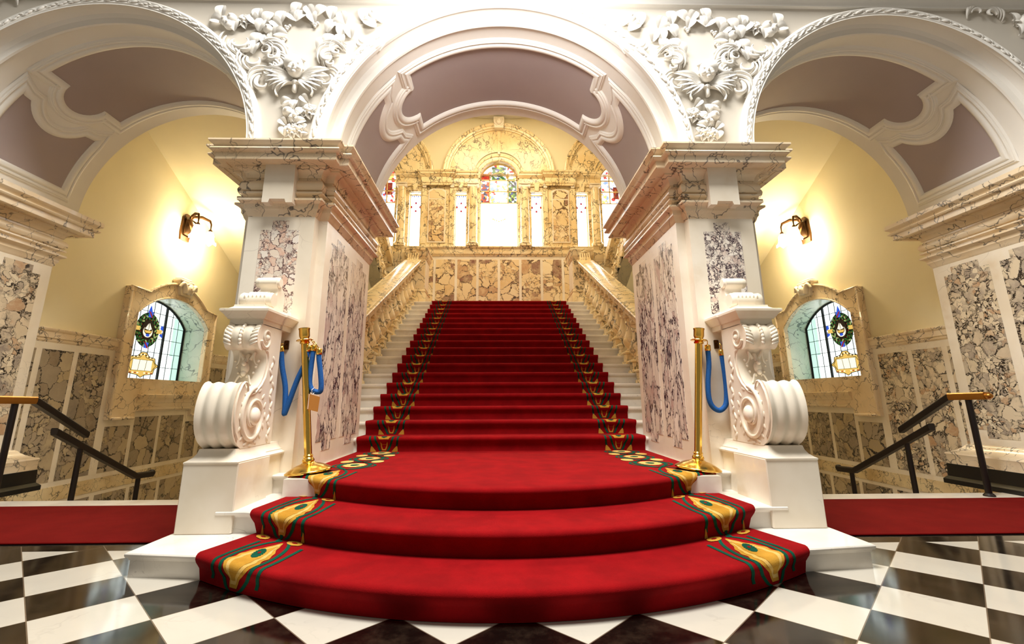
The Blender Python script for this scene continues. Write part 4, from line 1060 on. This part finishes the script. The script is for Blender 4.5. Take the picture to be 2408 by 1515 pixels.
# ------------------------------------------------------------------ rear wall
YB = 12.0
BW = [(-3.95, -2.89, 4.93, 6.98, .53), (-2.49, -2.175, 4.93, 6.54, 0), (-1.22, -.90, 4.93, 6.54, 0), (-.53, .53, 4.93, 6.98, .53), (.90, 1.22, 4.93, 6.54, 0), (2.175, 2.49, 4.93, 6.54, 0), (2.89, 3.95, 4.93, 6.98, .53)]
mb = MB(); wall_face(mb, lambda u, z: (u, YB, z), -WX, WX, 2.9, 7.13, [(a, b, c, d if r == 0 else 7.13, 0) for a, b, c, d, r in BW], Fd=lambda u, z: (u, YB+.22, z))
struct('wall_back', mb, 'pavo_rear', 'honey veined marble back wall of the half landing', recalc=False, smooth=None)
mb = MB(); wall_face(mb, lambda u, z: (u, YB+.01, z), -WX, WX, 6.98, 8.93, [(a, b, 6.98, 6.981, .53) for a, b, c, d, r in BW if r], n=24)
struct('wall_back_upper', mb, 'yellow', 'yellow plaster upper back wall', recalc=False, smooth=None)
mb = MB(); mb.box(-WX, WX, 5.1, YB+.2, 8.93, 9.0); struct('ceiling', mb, 'yellow', 'yellow plaster stairwell ceiling')
mb = MB(); mb.lathe([(0, -.05), (.9, -.05), (1.0, -.03), (1.0, 0)], (0, 11.87, 8.93), 40, None, 0, .85, .14); struct('trim_8', mb, 'plaster', 'oval grey-white ceiling moulding above the back wall')
# dado
mb = MB(); mb.box(-1.63, 1.63, YB-.05, YB, 2.9, 4.70)
mb.box(-WX, -2.95, YB-.05, YB, 2.9, 4.7); mb.box(2.95, WX, YB-.05, YB, 2.9, 4.7); mb.box(-2.95, 2.95, YB-.045, YB, 2.9, 4.7)
dd = thing('rear_dado', 'golden breccia panelled dado behind the top of the staircase', 'dado', (0, YB, 2.9))
obj('backing', mb, 'marble', dd, smooth=None)
for k in range(-5, 5):
    c = -.0+(k+.5)*.574+.287-.287; x0, x1 = c-.253, c+.253
    mb = MB(); mb.box(c+.287-.253-.287+.0, c+.253, YB-.056, YB-.04, 3.0, 4.575); obj('breccia_panel', mb, 'brec_rear', dd, smooth=None)
mb = MB(); mb.prism([(YB-.05, 4.66), (YB-.07, 4.67), (YB-.075, 4.69), (YB-.10, 4.71), (YB-.11, 4.74), (YB-.11, 4.86), (YB-.14, 4.875), (YB-.155, 4.90), (YB-.15, 4.93), (YB, 4.935)], 'x', -WX, WX)
obj('dado_cornice', mb, 'pavo_rear', dd)
# entablature with breaks
PL = [(-WX, YB), (-3.97, YB)]
def ent(x0, x1, brk):
    pl = [(x0, YB-.02)]
    a, b_ = brk
    if a > x0: pl += [(a, YB-.02)]
    pl += [(a, YB-.10), (b_, YB-.10)]
    if b_ < x1: pl += [(b_, YB-.02)]
    pl += [(x1, YB-.02)]
    return pl
EP = [(0, 6.72), (.02, 6.73), (.025, 6.78), (.04, 6.79), (.05, 6.83), (.045, 6.86), (.045, 6.95), (.07, 6.97), (.10, 7.01), (.12, 7.03), (.12, 7.07), (.145, 7.09), (.155, 7.13), (0, 7.135)]
for s in (-1, 1):
    for (x0, x1, bk, wh) in ((.57, 2.86, (1.34, 2.11), 'between the arched windows'), (3.98, WX, (4.3, 4.9), 'beyond the outer arched window')):
        t = thing('window_entablature', 'veined marble entablature %s on the %s of the back wall' % (wh, side(s)), 'cornice', (s*(x0+x1)/2, YB, 6.72))
        mb = MB(); mb.run(ent(x0, x1, bk), EP, closed=False); obj('moulding', mb.mirror(s), 'pavo_rear', t)
# tympana and archivolts above each arched window
for cx, nm in ((-3.42, 'left'), (0, 'central'), (3.42, 'right')):
    t = thing('arched_surround', '%s semicircular veined marble arch above the back wall stained window' % nm, 'arch', (cx, YB, 7.13))
    mb = MB(); mb.arch(cx, 7.10, [(.70, YB-.02), (1.41, YB-.02), (1.41, YB)], -90, 90, 48); obj('tympanum', mb, 'pavo_rear', t, recalc=False)
    mb = MB(); mb.arch(cx, 7.10, [(1.38, YB-.02), (1.385, YB-.05), (1.42, YB-.06), (1.43, YB-.09), (1.49, YB-.10), (1.50, YB-.12), (1.55, YB-.14), (1.575, YB-.13), (1.58, YB)], -90, 90, 56); obj('archivolt', mb, 'pavo_rear', t, recalc=False)
    mb = MB(); mb.arch(cx, 6.98, [(.53, YB+.2), (.53, YB-.03), (.55, YB-.05), (.60, YB-.055), (.61, YB-.035), (.655, YB-.035), (.665, YB-.06), (.72, YB-.07), (.73, YB-.02)], -90, 90, 48); obj('inner_arch', mb, 'pavo_rear', t, recalc=False)
    mb = MB(); mb.prism([(cx-.035, 7.72), (cx+.035, 7.72), (cx+.05, 8.47), (cx-.05, 8.47)], 'y', YB-.05, YB-.01); obj('radial_strip', mb, 'pavo_rear', t)
    mb = MB(); mb.prism([(cx-.13, 8.47), (cx+.13, 8.47), (cx+.155, 8.80), (cx-.155, 8.80)], 'y', YB-.20, YB)
    mb.blob((cx, YB-.22, 8.66), .085, 14, 10, (.9, .7, 1.15)); mb.blob((cx, YB-.28, 8.65), .014, 8, 6)
    for q in (-1, 1): mb.blob((cx+q*.03, YB-.275, 8.675), .012, 8, 6); mb.tube([(cx+q*.05, YB-.2, 8.55), (cx+q*.12, YB-.2, 8.62), (cx+q*.13, YB-.2, 8.72), (cx+q*.09, YB-.2, 8.80)], [.02, .03, .03, .015], 8)
    mb.bev(cx-.15, cx+.15, YB-.19, YB, 8.80, 8.84, .01)
    obj('carved_keystone', mb, 'marble', t, smooth=50)
# columns and pilasters
for s in (-1, 1):
    for (x, w, fl, wh) in ((.715, .33, 1, 'beside the central stained window'), (2.69, .30, 1, 'beside the outer arched window'), (1.30, .13, 0, 'at inner edge of breccia panel'), (2.13-.06, .13, 0, 'at outer edge of breccia panel')):
        t = thing('wall_column' if fl else 'wall_pilaster', '%s marble %s %s, %s of back wall' % ('round' if fl else 'narrow', 'half column' if fl else 'pilaster', wh, side(s, 'left half', 'right half')), 'column' if fl else 'pilaster', (s*x, YB, 4.93))
        mb = MB()
        if fl: mb.lathe([(.125, 5.06), (.128, 5.4), (.125, 5.9), (.112, 6.66)], (x, YB-.06, 0), 24)
        else: mb.bev(x-w/2, x+w/2, YB-.06, YB, 5.03, 6.66, .006)
        obj('shaft', mb.mirror(s), 'pavo_rear', t)
        mb = MB(); hw = w/2+.0
        mb.bev(x-hw, x+hw, YB-.20 if fl else YB-.08, YB, 4.93, 5.0, .01)
        if fl: mb.lathe([(.15, 5.0), (.16, 5.02), (.15, 5.045), (.13, 5.05), (.13, 5.065)], (x, YB-.06, 0), 24)
        obj('base', mb.mirror(s), 'pavo_rear', t)
        mb = MB(); mb.bev(x-hw, x+hw, YB-.19 if fl else YB-.09, YB, 6.74, 6.775, .008)
        for q in (-1, 1): mb.lathe([(0, -.07), (.035, -.07), (.045, -.05), (.045, .05), (.035, .07), (0, .07)] if fl else [(0, -.03), (.03, -.03), (.03, .03), (0, .03)], (x+q*(hw-.04), YB-.10 if fl else YB-.06, 6.70), 14, Matrix.Rotation(pi/2, 3, 'X'))
        mb.bev(x-hw+.03, x+hw-.03, YB-.16 if fl else YB-.08, YB, 6.66, 6.74, .01)
        obj('capital', mb.mirror(s), 'marble', t)
    t = thing('wall_panel', 'tall golden breccia panel between narrow windows, %s of the back wall' % side(s, 'left half', 'right half'), 'panel', (s*1.72, YB, 5))
    mb = MB(); mb.prism([(1.475, 5.07), (1.96, 5.07), (1.96, 6.60), (1.85, 6.66), (1.60, 6.66), (1.475, 6.60)], 'y', YB-.03, YB); obj('frame', mb.mirror(s), 'marble', t)
    mb = MB(); mb.box(1.505, 1.93, YB-.034, YB, 5.10, 6.33); obj('breccia_panel', mb.mirror(s), 'brec_rear', t)
    mb = MB(); mb.prism([(1.505, 6.36), (1.93, 6.36), (1.93, 6.55), (1.83, 6.62), (1.60, 6.62), (1.505, 6.55)], 'y', YB-.034, YB); obj('head_panel', mb.mirror(s), 'brec_rear', t)
    for x in (1.06, 2.33):
        t = thing('window_hood', 'veined marble hood above the narrow window, %s of the back wall, %s one' % (side(s, 'left half', 'right half'), 'inner' if x < 2 else 'outer'), 'window surround', (s*x, YB, 6.54))
        mb = MB(); mb.bev(x-.2, x+.2, YB-.06, YB, 6.55, 6.60, .01); mb.prism([(x-.05, 6.58), (x+.05, 6.58), (x+.075, 6.78), (x-.075, 6.78)], 'y', YB-.10, YB); obj('key', mb.mirror(s), 'pavo_rear', t)
# rear windows
wn = 3
for (a, b, z0, zs, r) in BW:
    x = (a+b)/2; big = r > 0
    pos_ = 'central' if abs(x) < .1 else ('far left' if x < -2.8 else 'far right' if x > 2.8 else ('outer ' if abs(x) > 2 else 'inner ')+('left' if x < 0 else 'right'))
    w = struct('window_%d' % wn, MB().box(a-.02, b+.02, YB+.2, YB+.215, z0, zs+r*.3), 'lead', '%s %s window in the back wall' % (pos_, 'arched stained' if big else 'narrow stained')); wn += 1
    GY = YB+.17
    def gp(nm, mb, mt): return obj(nm, mb, mt, w, smooth=None)
    if big:
        zt = 6.30
        gp('clear_glass', MB().box(a, b, GY, GY+.01, z0, zt), 'glass_white')
        xs_ = [a+(b-a)*i/24 for i in range(25)]; hh = (b-a)/2
        mb = MB(); mb.box(a, b, GY, GY+.01, zt, zs)
        for i in range(24): mb.prism([(xs_[i], zs), (xs_[i+1], zs), (xs_[i+1], zs+sqrt(max(0, hh*hh-(xs_[i+1]-x)**2))), (xs_[i], zs+sqrt(max(0, hh*hh-(xs_[i]-x)**2)))], 'y', GY, GY+.01)
        gp('stained_glass', mb, 'st_mix')
        if abs(x) < .1:
            mb = MB(); mb.box(-.50, -.25, GY-.004, GY, 6.32, 7.15); gp('red_figure_panes', mb, 'st_red')
            mb = MB(); mb.box(.24, .50, GY-.004, GY, 6.32, 7.05); mb.box(-.2, .2, GY-.004, GY, 7.0, 7.42); gp('green_foliage_panes', mb, 'st_green')
            mb = MB()
            for k in range(9):
                q = pi*k/8; mb.blob((.17*cos(q+pi), GY-.002, 5.82+.07*abs(cos(q))-.06), .02, 8, 6, (1, .1, 1))
            gp('small_crest', mb, 'g_gold')
        elif x < 0:
            mb = MB(); mb.box(-3.22, -3.02, GY-.004, GY, 6.55, 6.92); gp('red_figure_panes', mb, 'st_dark')
        else:
            mb = MB(); mb.box(3.27, 3.42, GY-.004, GY, 6.45, 6.82); mb.box(3.55, 3.68, GY-.004, GY, 6.4, 6.78); gp('red_figure_panes', mb, 'st_dark')
        mb = MB()
        for xx in (a+.01, a+.27, b-.27, b-.01): mb.box(xx-.014, xx+.014, GY-.03, GY, z0 if xx in (a+.01, b-.01) else zt, zs+(.28 if abs(xx-x) < .4 else 0))
        for zz in (zt, 6.66, 7.0): mb.box(a, b, GY-.03, GY, zz-.014, zz+.014)
        mb.arch(x, zs, [(hh-.03, GY-.03), (hh, GY-.03), (hh, GY), (hh-.03, GY)], -90, 90, 32, closed=True); mb.arch(x, zs, [(.25, GY-.025), (.27, GY-.025), (.27, GY), (.25, GY)], -90, 90, 24, closed=True)
        gp('glazing_bars', mb, 'gilt')
    else:
        gp('clear_glass', MB().box(a, b, GY, GY+.01, z0, 6.1), 'glass_white')
        gp('pale_glass', MB().box(a, b, GY, GY+.01, 6.1, zs), 'glass_white')
        mb = MB()
        for dx, dz in ((.12, 0), (-.12, 0), (0, .12), (0, -.12)): mb.prism([(x+dx-.03, 6.18+dz-.03), (x+dx+.03, 6.18+dz-.03), (x+dx+.02, 6.18+dz+.03), (x+dx-.02, 6.18+dz+.03)], 'y', GY-.006, GY)
        gp('red_rosette', mb, 'g_red')
        mb = MB()
        for k in range(10):
            q = 2*pi*k/10+.3; mb.blob((x+.13*cos(q), GY-.002, 6.18+.13*sin(q)), .014, 6, 4, (1, .2, 1))
        for k in range(5): mb.prism([(x-.135+.055*k, 6.53), (x-.085+.055*k, 6.53), (x-.11+.055*k, 6.47-.02*(k % 2))], 'y', GY-.006, GY)
        mb.tube([(x, GY-.004, 6.31), (x, GY-.004, 6.46)], .006, 6)
        gp('blue_tracery', mb, 'g_blue')
        mb = MB()
        for xx in (a+.008, b-.008): mb.box(xx-.012, xx+.012, GY-.03, GY, z0, zs)
        mb.box(a, b, GY-.03, GY, zs-.02, zs); gp('glazing_bars', mb, 'gilt')

# ------------------------------------------------------------------ stanchions, ropes and sign
def stanchion(s, base, top, lab):
    t = thing('rope_stanchion', lab, 'stanchion', base)
    B, T = Vector(base), Vector(top); ax = (T-B).normalized(); Lh = (T-B).length
    q = Vector((0, 0, 1)).rotation_difference(ax).to_matrix()
    def lp(nm, pr, mt='brass', n=32): mb = MB(); mb.lathe(pr, base, n, q); return obj(nm, mb, mt, t, smooth=45)
    lp('base', [(0, 0), (.155, 0), (.160, .006), (.158, .012), (.150, .016), (.135, .026), (.11, .040), (.08, .052), (.05, .060), (.044, .066), (0, .066)])
    lp('foot_collar', [(.03, .062), (.040, .070), (.042, .080), (.036, .092), (.030, .10), (.034, .110), (.028, .12)])
    lp('pole', [(.0265, .10), (.0265, Lh-.12)])
    lp('rope_ring', [(.03, Lh-.098), (.058, Lh-.096), (.060, Lh-.092), (.058, Lh-.088), (.03, Lh-.086)])
    lp('finial', [(.028, Lh-.12), (.034, Lh-.115), (.036, Lh-.11), (.030, Lh-.10), (.027, Lh-.085), (.034, Lh-.07), (.038, Lh-.06), (.038, Lh-.012), (.041, Lh-.008), (.041, Lh), (.034, Lh), (.030, Lh-.01), (0, Lh-.01)])
    return t
sL = stanchion(-1, (-1.385, 3.50, .381), (-1.51, 3.50, 1.408), 'polished brass rope stanchion with two blue ropes at the left pier')
sR = stanchion(1, (1.40, 3.50, .381), (1.505, 3.50, 1.405), 'polished brass rope stanchion with one blue rope at the right pier')
def bez(pts, n=10):
    out = []
    P = [Vector(p) for p in pts]; P = [P[0]*2-P[1]]+P+[P[-1]*2-P[-2]]
    for i in range(1, len(P)-2):
        for j in range(n):
            t = j/n; a, b_, c, d = P[i-1:i+3]
            out.append(.5*((2*b_)+(c-a)*t+(2*a-5*b_+4*c-d)*t*t+(3*b_-a-3*c+d)*t**3))
    out.append(P[-2]); return out
def rope(lab, pts, hooks):
    def nearer(p):
        yn = 3.535-(p[1]-3.5)*.14; k = yn/p[1]
        return (-.0521+(p[0]+.0521)*k, yn, .87+(p[2]-.87)*k)
    pts = [nearer(p) for p in pts]; hooks = [nearer(p) for p in hooks]
    t = thing('barrier_rope', lab, 'rope', pts[len(pts)//2])
    mb = MB(); mb.tube(bez(pts), .019, 14); cord = obj('cord', mb, 'rope', t, smooth=60)
    for e, hk in zip((0, -1), hooks):
        p = Vector(pts[e]); nx_ = Vector(pts[1 if e == 0 else -2]); d = (p-nx_).normalized()
        mb = MB(); mb.tube([p-d*.012, p-d*.010, p+d*.03, p+d*.036], [.020, .0225, .0225, .012], 14)
        hv = Vector(hk); m_ = (p+d*.036+hv)/2
        mb.tube(bez([p+d*.034, m_+Vector((0, -.012, .006)), hv], 5), .0038, 8)
        obj('end_cap', mb, 'brass', cord, smooth=60, label='brass rope end cap and hook')
rope('short blue rope hanging in a V between the left stanchion and its wall bracket', [(-1.667, 3.50, 1.242), (-1.655, 3.52, 1.12), (-1.632, 3.55, .98), (-1.628, 3.57, .84), (-1.634, 3.585, .785), (-1.636, 3.60, .79), (-1.624, 3.62, .86), (-1.598, 3.67, 1.03), (-1.572, 3.72, 1.16), (-1.562, 3.735, 1.27)], [(-1.675, 3.545, 1.295), (-1.60, 3.715, 1.345)])
rope('looped blue rope doubled on the inner side of the left stanchion, carrying a tan card', [(-1.506, 3.70, 1.27), (-1.512, 3.70, 1.15), (-1.510, 3.69, 1.02), (-1.488, 3.685, .962), (-1.455, 3.685, .942), (-1.423, 3.69, .945), (-1.425, 3.71, .99), (-1.452, 3.74, 1.10), (-1.482, 3.77, 1.20), (-1.492, 3.785, 1.25)], [(-1.535, 3.72, 1.345), (-1.54, 3.775, 1.345)])
rope('blue rope hanging in a long U between the right stanchion and its wall bracket', [(1.634, 3.665, 1.262), (1.624, 3.65, 1.14), (1.598, 3.64, 1.0), (1.585, 3.62, .88), (1.60, 3.60, .815), (1.64, 3.58, .79), (1.680, 3.56, .83), (1.690, 3.545, .92), (1.684, 3.53, 1.06), (1.672, 3.52, 1.21)], [(1.64, 3.69, 1.342), (1.676, 3.545, 1.293)])
for s, y in ((-1, 3.57), (1, 3.57)):
    mb = MB(); mb.bev(1.645, 1.680, y-.008, y+.02, 1.256, 1.325, .004); 
    mb.tube([(1.66, y-.005, 1.295), (1.66, y-.026, 1.297), (1.66, y-.028, 1.286)], .004, 8)
    tag(obj('rope_bracket', mb.mirror(s), 'bronze'), 'small dark wall bracket hooking the blue rope on the %s pier' % side(s), 'bracket')
t = thing('hanging_card', 'blank tan card hanging from the looped blue rope', 'sign', (-1.37, 3.47, .86))
mb = MB()
pts = [(-1.490, .925), (-1.408, .902), (-1.416, .790), (-1.500, .812)]
KC = 3.475/3.66
def kc(x, y, z): return (-.0521+(x+.0521)*KC, 3.475+(y-3.66), .87+(z-.87)*KC)
mb.add([kc(x, 3.655, z) for x, z in pts]+[kc(x, 3.660, z) for x, z in pts], [(0, 1, 2, 3), (7, 6, 5, 4), (0, 4, 5, 1), (1, 5, 6, 2), (2, 6, 7, 3), (3, 7, 4, 0)])
obj('card', mb, 'sign', t, smooth=None)
mb = MB(); mb.box(-1.4925, -1.489, 3.654, 3.661, .813, .925); mb.tube([(-1.468, 3.658, .915), (-1.472, 3.65, .955), (-1.466, 3.68, .972), (-1.462, 3.70, .955), (-1.466, 3.665, .92)], .0022, 6)
mb.xf(lambda v: kc(*v))
obj('white_edge', mb, 'white', t, label='white card edge and tie')

# ------------------------------------------------------------------ plaster garlands on the spandrels
PYW = 3.545
def petal(mb, x, z, L, w, ang, lift=.03, cup=.3):
    ca, sa = cos(ang), sin(ang)
    def P(u, v):
        t = u; ww = w*sin(pi*min(1, t*.92+.06))**.7; q = (v-.5)*2
        a, b_ = t*L, q*ww
        h = lift*sin(pi*t*.85+.15)+cup*ww*(abs(q)**1.5)*.7-.012*math.exp(-(q*5)**2)
        return (x+a*ca-b_*sa, PYW-.004-h, z+a*sa+b_*ca)
    n = 8; mb.grid(P, n, 8)
def curl(mb, x, z, r, a0, turns, th, w=1, grow=1.8, lift=.02):
    pts, rs = [], []; n = 22
    for i in range(n+1):
        k = i/n; rr_ = r*(1-.72*k); a = a0+w*turns*2*pi*k
        pts.append((x+rr_*cos(a), PYW-lift-.02*k, z+rr_*sin(a))); rs.append(th*(.35+.65*sin(pi*min(1, k*1.1+.08))))
    mb.tube(pts, rs, 8, flat=(1, .8))
    for st in (1, 2, 3):
        pts, rs = [], []; m = 14; rr0 = r*(1+.34*st)
        for i in range(m+1):
            k = i/m; a = a0-w*.35*st*.5+w*turns*(1-.14*st)*pi*1.25*k; rr_ = rr0*(1-.10*k)
            pts.append((x+rr_*cos(a), PYW-.006-.028*sin(pi*min(1, k*1.05)), z+rr_*sin(a)-.0)); rs.append(th*.62*(.15+.85*sin(pi*(.08+.84*k))))
        mb.tube(pts, rs, 7, flat=(1, .8))
REL = {'leaf': [(2.516, 4.215, 0.135, 0.051, 92), (2.615, 4.214, 0.135, 0.051, 201), (2.188, 4.189, 0.135, 0.051, 91), (2.134, 4.161, 0.135, 0.051, 123), (1.996, 4.164, 0.135, 0.051, 104), (2.047, 4.029, 0.135, 0.051, 87), (2.046, 4.064, 0.135, 0.051, 185), (2.209, 3.937, 0.135, 0.051, 120), (2.075, 3.92, 0.135, 0.051, 78), (2.175, 4.084, 0.135, 0.051, 112), (1.875, 4.261, 0.135, 0.051, 110), (1.705, 4.247, 0.135, 0.051, 59), (1.688, 4.254, 0.135, 0.051, 140), (1.731, 4.298, 0.135, 0.051, 249), (1.549, 4.223, 0.135, 0.051, 104), (1.419, 4.175, 0.135, 0.051, 70), (1.443, 4.03, 0.135, 0.051, 99), (1.354, 4.031, 0.135, 0.051, 81), (1.572, 4.087, 0.135, 0.051, 121), (1.584, 3.94, 0.135, 0.051, 127), (1.447, 3.929, 0.135, 0.051, 95), (1.934, 4.291, 0.135, 0.051, 227), (2.202, 3.852, 0.135, 0.051, 108), (1.635, 3.897, 0.135, 0.051, 123), (1.903, 3.352, 0.095, 0.036, 154), (1.675, 3.37, 0.095, 0.036, 46), (1.775, 3.394, 0.095, 0.036, 281), (1.705, 3.314, 0.095, 0.036, 299), (1.897, 3.215, 0.095, 0.036, 227), (1.788, 3.165, 0.095, 0.036, 111), (1.676, 3.201, 0.095, 0.036, 336), (1.854, 3.145, 0.095, 0.036, 263), (1.256, 4.206, 0.135, 0.051, 97), (1.14, 4.149, 0.135, 0.051, 29), (1.082, 4.197, 0.135, 0.051, 58), (1.769, 4.287, 0.135, 0.051, 313), (1.978, 4.122, 0.135, 0.051, 41), (1.548, 4.176, 0.135, 0.051, 188), (2.385, 4.214, 0.135, 0.051, 269), (2.189, 4.154, 0.135, 0.051, 52)], 'fruit': [(2.474, 4.176, 0.045), (2.419, 4.207, 0.045), (1.833, 3.272, 0.045), (1.16, 4.254, 0.055), (2.084, 4.096, 0.045), (2.434, 4.136, 0.045)], 'rose': [(2.31, 4.184, 0.075), (1.784, 3.095, 0.075), (1.724, 3.109, 0.075), (1.656, 3.283, 0.075), (1.765, 3.233, 0.075)], 'berry': [(1.919, 4.129, 0.014), (1.939, 3.998, 0.014), (1.676, 4.163, 0.014), (1.589, 3.944, 0.014)], 'curl': [(2.021, 3.82, 0.085, 60, 0.85, 0.03, 1), (1.971, 3.733, 0.06, 90, 0.8, 0.024, 1), (2.149, 3.779, 0.09, 20, 0.6, 0.022, -1), (2.28, 3.974, 0.11, 0, 0.55, 0.022, -1), (2.242, 3.923, 0.08, 0, 0.5, 0.02, -1), (1.529, 3.816, 0.08, 120, 0.85, 0.028, -1), (1.499, 3.759, 0.055, 90, 0.8, 0.022, -1), (2.057, 3.541, 0.09, 60, 0.6, 0.026, -1), (1.542, 3.566, 0.08, 120, 0.6, 0.024, 1), (1.231, 4.019, 0.1, 180, 0.55, 0.022, 1), (1.268, 3.974, 0.07, 180, 0.5, 0.02, 1), (2.049, 3.659, 0.08, 100, 0.6, 0.026, 1), (2.089, 3.872, 0.06, 80, 0.8, 0.02, 1), (1.461, 3.872, 0.055, 100, 0.8, 0.02, -1)], 'head': (1.795, 3.678)}
for s in (-1, 1):
    t = thing('plaster_relief', 'white plaster relief of winged cherub head, garland and flowers above the %s pier' % side(s), 'relief', (s*1.82, PYW, 3.5))
    def put(nm, mb, **k): return obj(nm, mb.mirror(s), 'plaster', t, smooth=60, **k)
    for (x, z, L, w, a) in REL['leaf']:
        mb = MB(); petal(mb, x, z, L, w, rad(a), .035); put('leaf', mb, recalc=False)
    for (x, z, r) in REL['fruit']:
        mb = MB(); mb.blob((x, PYW-.02, z), r, 14, 10, (1, .9, 1)); mb.blob((x, PYW-.02-r*.9, z+r*.1), r*.25, 8, 6); put('fruit', mb)
    for (x, z, r) in REL['rose']:
        mb = MB()
        for k in range(6): petal(mb, x, z, r*1.05, r*.42, k*pi/3+.3, .02)
        for k in range(5): petal(mb, x, z, r*.6, r*.3, k*2*pi/5, .035)
        mb.blob((x, PYW-.035, z), r*.25, 10, 8); put('flower', mb, recalc=False)
    for (x, z, r) in REL['berry']:
        mb = MB()
        for dx, dz in ((0, 0), (1.6, .5), (.6, -1.4), (-1, 1.1)): mb.blob((x+dx*r, PYW-.01, z+dz*r), r, 8, 6)
        put('berry_cluster', mb)
    for (x, z, r, a0, tn, th, w) in REL['curl']:
        mb = MB(); curl(mb, x, z, r, rad(a0), tn, th, w); put('acanthus_curl', mb)
    # cherub head
    hx, hz = REL['head']; mb = MB()
    mb.blob((hx, PYW-.045, hz), .068, 20, 14, (.82, .75, 1.05)); mb.blob((hx+.012, PYW-.045, hz+.035), .068, 16, 12, (1.02, .8, .85))
    mb.blob((hx-.012, PYW-.10, hz-.008), .010, 8, 6, (.8, 1, 1.2)); mb.blob((hx-.012, PYW-.09, hz-.034), .013, 8, 6, (1.1, .6, .45)); mb.blob((hx-.01, PYW-.085, hz-.055), .014, 8, 6)
    for q in (-1, 1): mb.blob((hx-.012+q*.024, PYW-.088, hz+.010), .009, 8, 6, (1.2, .6, .7)); mb.blob((hx-.01+q*.03, PYW-.08, hz-.025), .018, 8, 6); mb.blob((hx+q*.058, PYW-.045, hz-.005), .014, 8, 6, (.5, .8, 1.2))
    for k in range(12): mb.blob((hx-.055+.0115*k, PYW-.075+.02*abs(k-5.5)/5.5, hz+.055+.018*sin(k*pi/11)), .016, 8, 6)
    mb.xf(lambda v: (hx+(v[0]-hx)*1.25, PYW+(v[1]-PYW)*1.15, hz+(v[2]-hz)*1.25))
    put('cherub_head', mb)
    for q in (-1, 1):
        mb = MB()
        for k in range(6):
            a = rad(20-14*k) if q > 0 else rad(160+14*k); petal(mb, hx+q*.03, hz-.075+.0*k, .27-.018*k, .034, a, .055)
        put('wing', mb, recalc=False)
        mb = MB(); pts = [(hx+q*.01, PYW-.03, hz-.13), (hx+q*.07, PYW-.04, hz-.145), (hx+q*.13, PYW-.03, hz-.17), (hx+q*.155, PYW-.025, hz-.21), (hx+q*.145, PYW-.02, hz-.25)]
        mb.tube(bez(pts, 6), .016, 8, flat=(1.3, .5)); put('ribbon', mb)
    mb = MB(); mb.bev(hx-.016, hx+.016, PYW-.045, PYW, hz-.22, hz-.12, .008); mb.blob((hx, PYW-.03, hz-.13), .028, 10, 8); put('ribbon_knot', mb)
    # outer spandrel beyond the side arch
    t = thing('plaster_relief', 'white plaster flower spray at the top %s corner beyond the side arch' % side(s), 'relief', (s*5.0, PYW, 4.2))
    rg = random.Random(11)
    for k in range(16):
        x = 4.72+rg.random()*.6; z = 4.33-.45*(x-4.6)*rg.random()-.02
        mb = MB(); petal(mb, x, z, .09+.05*rg.random(), .035, rg.random()*6.28, .04); put('leaf', mb, recalc=False)
    for x, z, r in ((4.85, 4.28, .06), (5.02, 4.20, .07), (5.2, 4.26, .06), (5.1, 4.05, .06)):
        mb = MB(); mb.blob((x, PYW-.03, z), r, 12, 9, (1, .8, 1)); put('fruit', mb)
    for x, z, r, a0, w in ((4.55, 4.36, .06, 0, 1), (4.42, 4.38, .05, 180, -1)): mb = MB(); curl(mb, x, z, r, rad(a0), .7, .018, w); put('acanthus_curl', mb)
GROUPS = {'marble_pier': 'marble piers of the arcade', 'scroll_console': 'scroll consoles flanking the steps', 'arched_vault': 'plaster vaults of the arcade', 'wall_column': 'half columns of the back wall',
          'wall_pilaster': 'pilasters of the back wall', 'window_hood': 'hoods above the narrow windows', 'wall_panel': 'tall breccia panels of the back wall', 'window_entablature': 'entablatures of the back wall', 'arched_surround': 'arches above the back windows',
          'barrier_rope': 'blue barrier ropes', 'rope_stanchion': 'brass rope stanchions', 'rope_bracket': 'rope brackets', 'wall_sconce': 'wall sconces of the stairwell', 'window_surround': 'stairwell window surrounds', 'marble_dado': 'stairwell dados',
          'stair_balustrade': 'balustrades of the main flight', 'upper_balustrade': 'balustrades of the upper flights', 'newel_pier': 'newel piers', 'landing_parapet': 'landing parapets', 'carpet_runner': 'flat red runners', 'side_staircase': 'descending side stairs',
          'stair_handrail': 'metal handrails of the side stairs', 'plaster_relief': 'plaster reliefs of the arcade'}
for o in D.objects:
    g = GROUPS.get(o.name.split('.')[0])
    if g and o.parent is None: o['group'] = g
for o in D.objects:
    if '_w' in o: del o['_w']
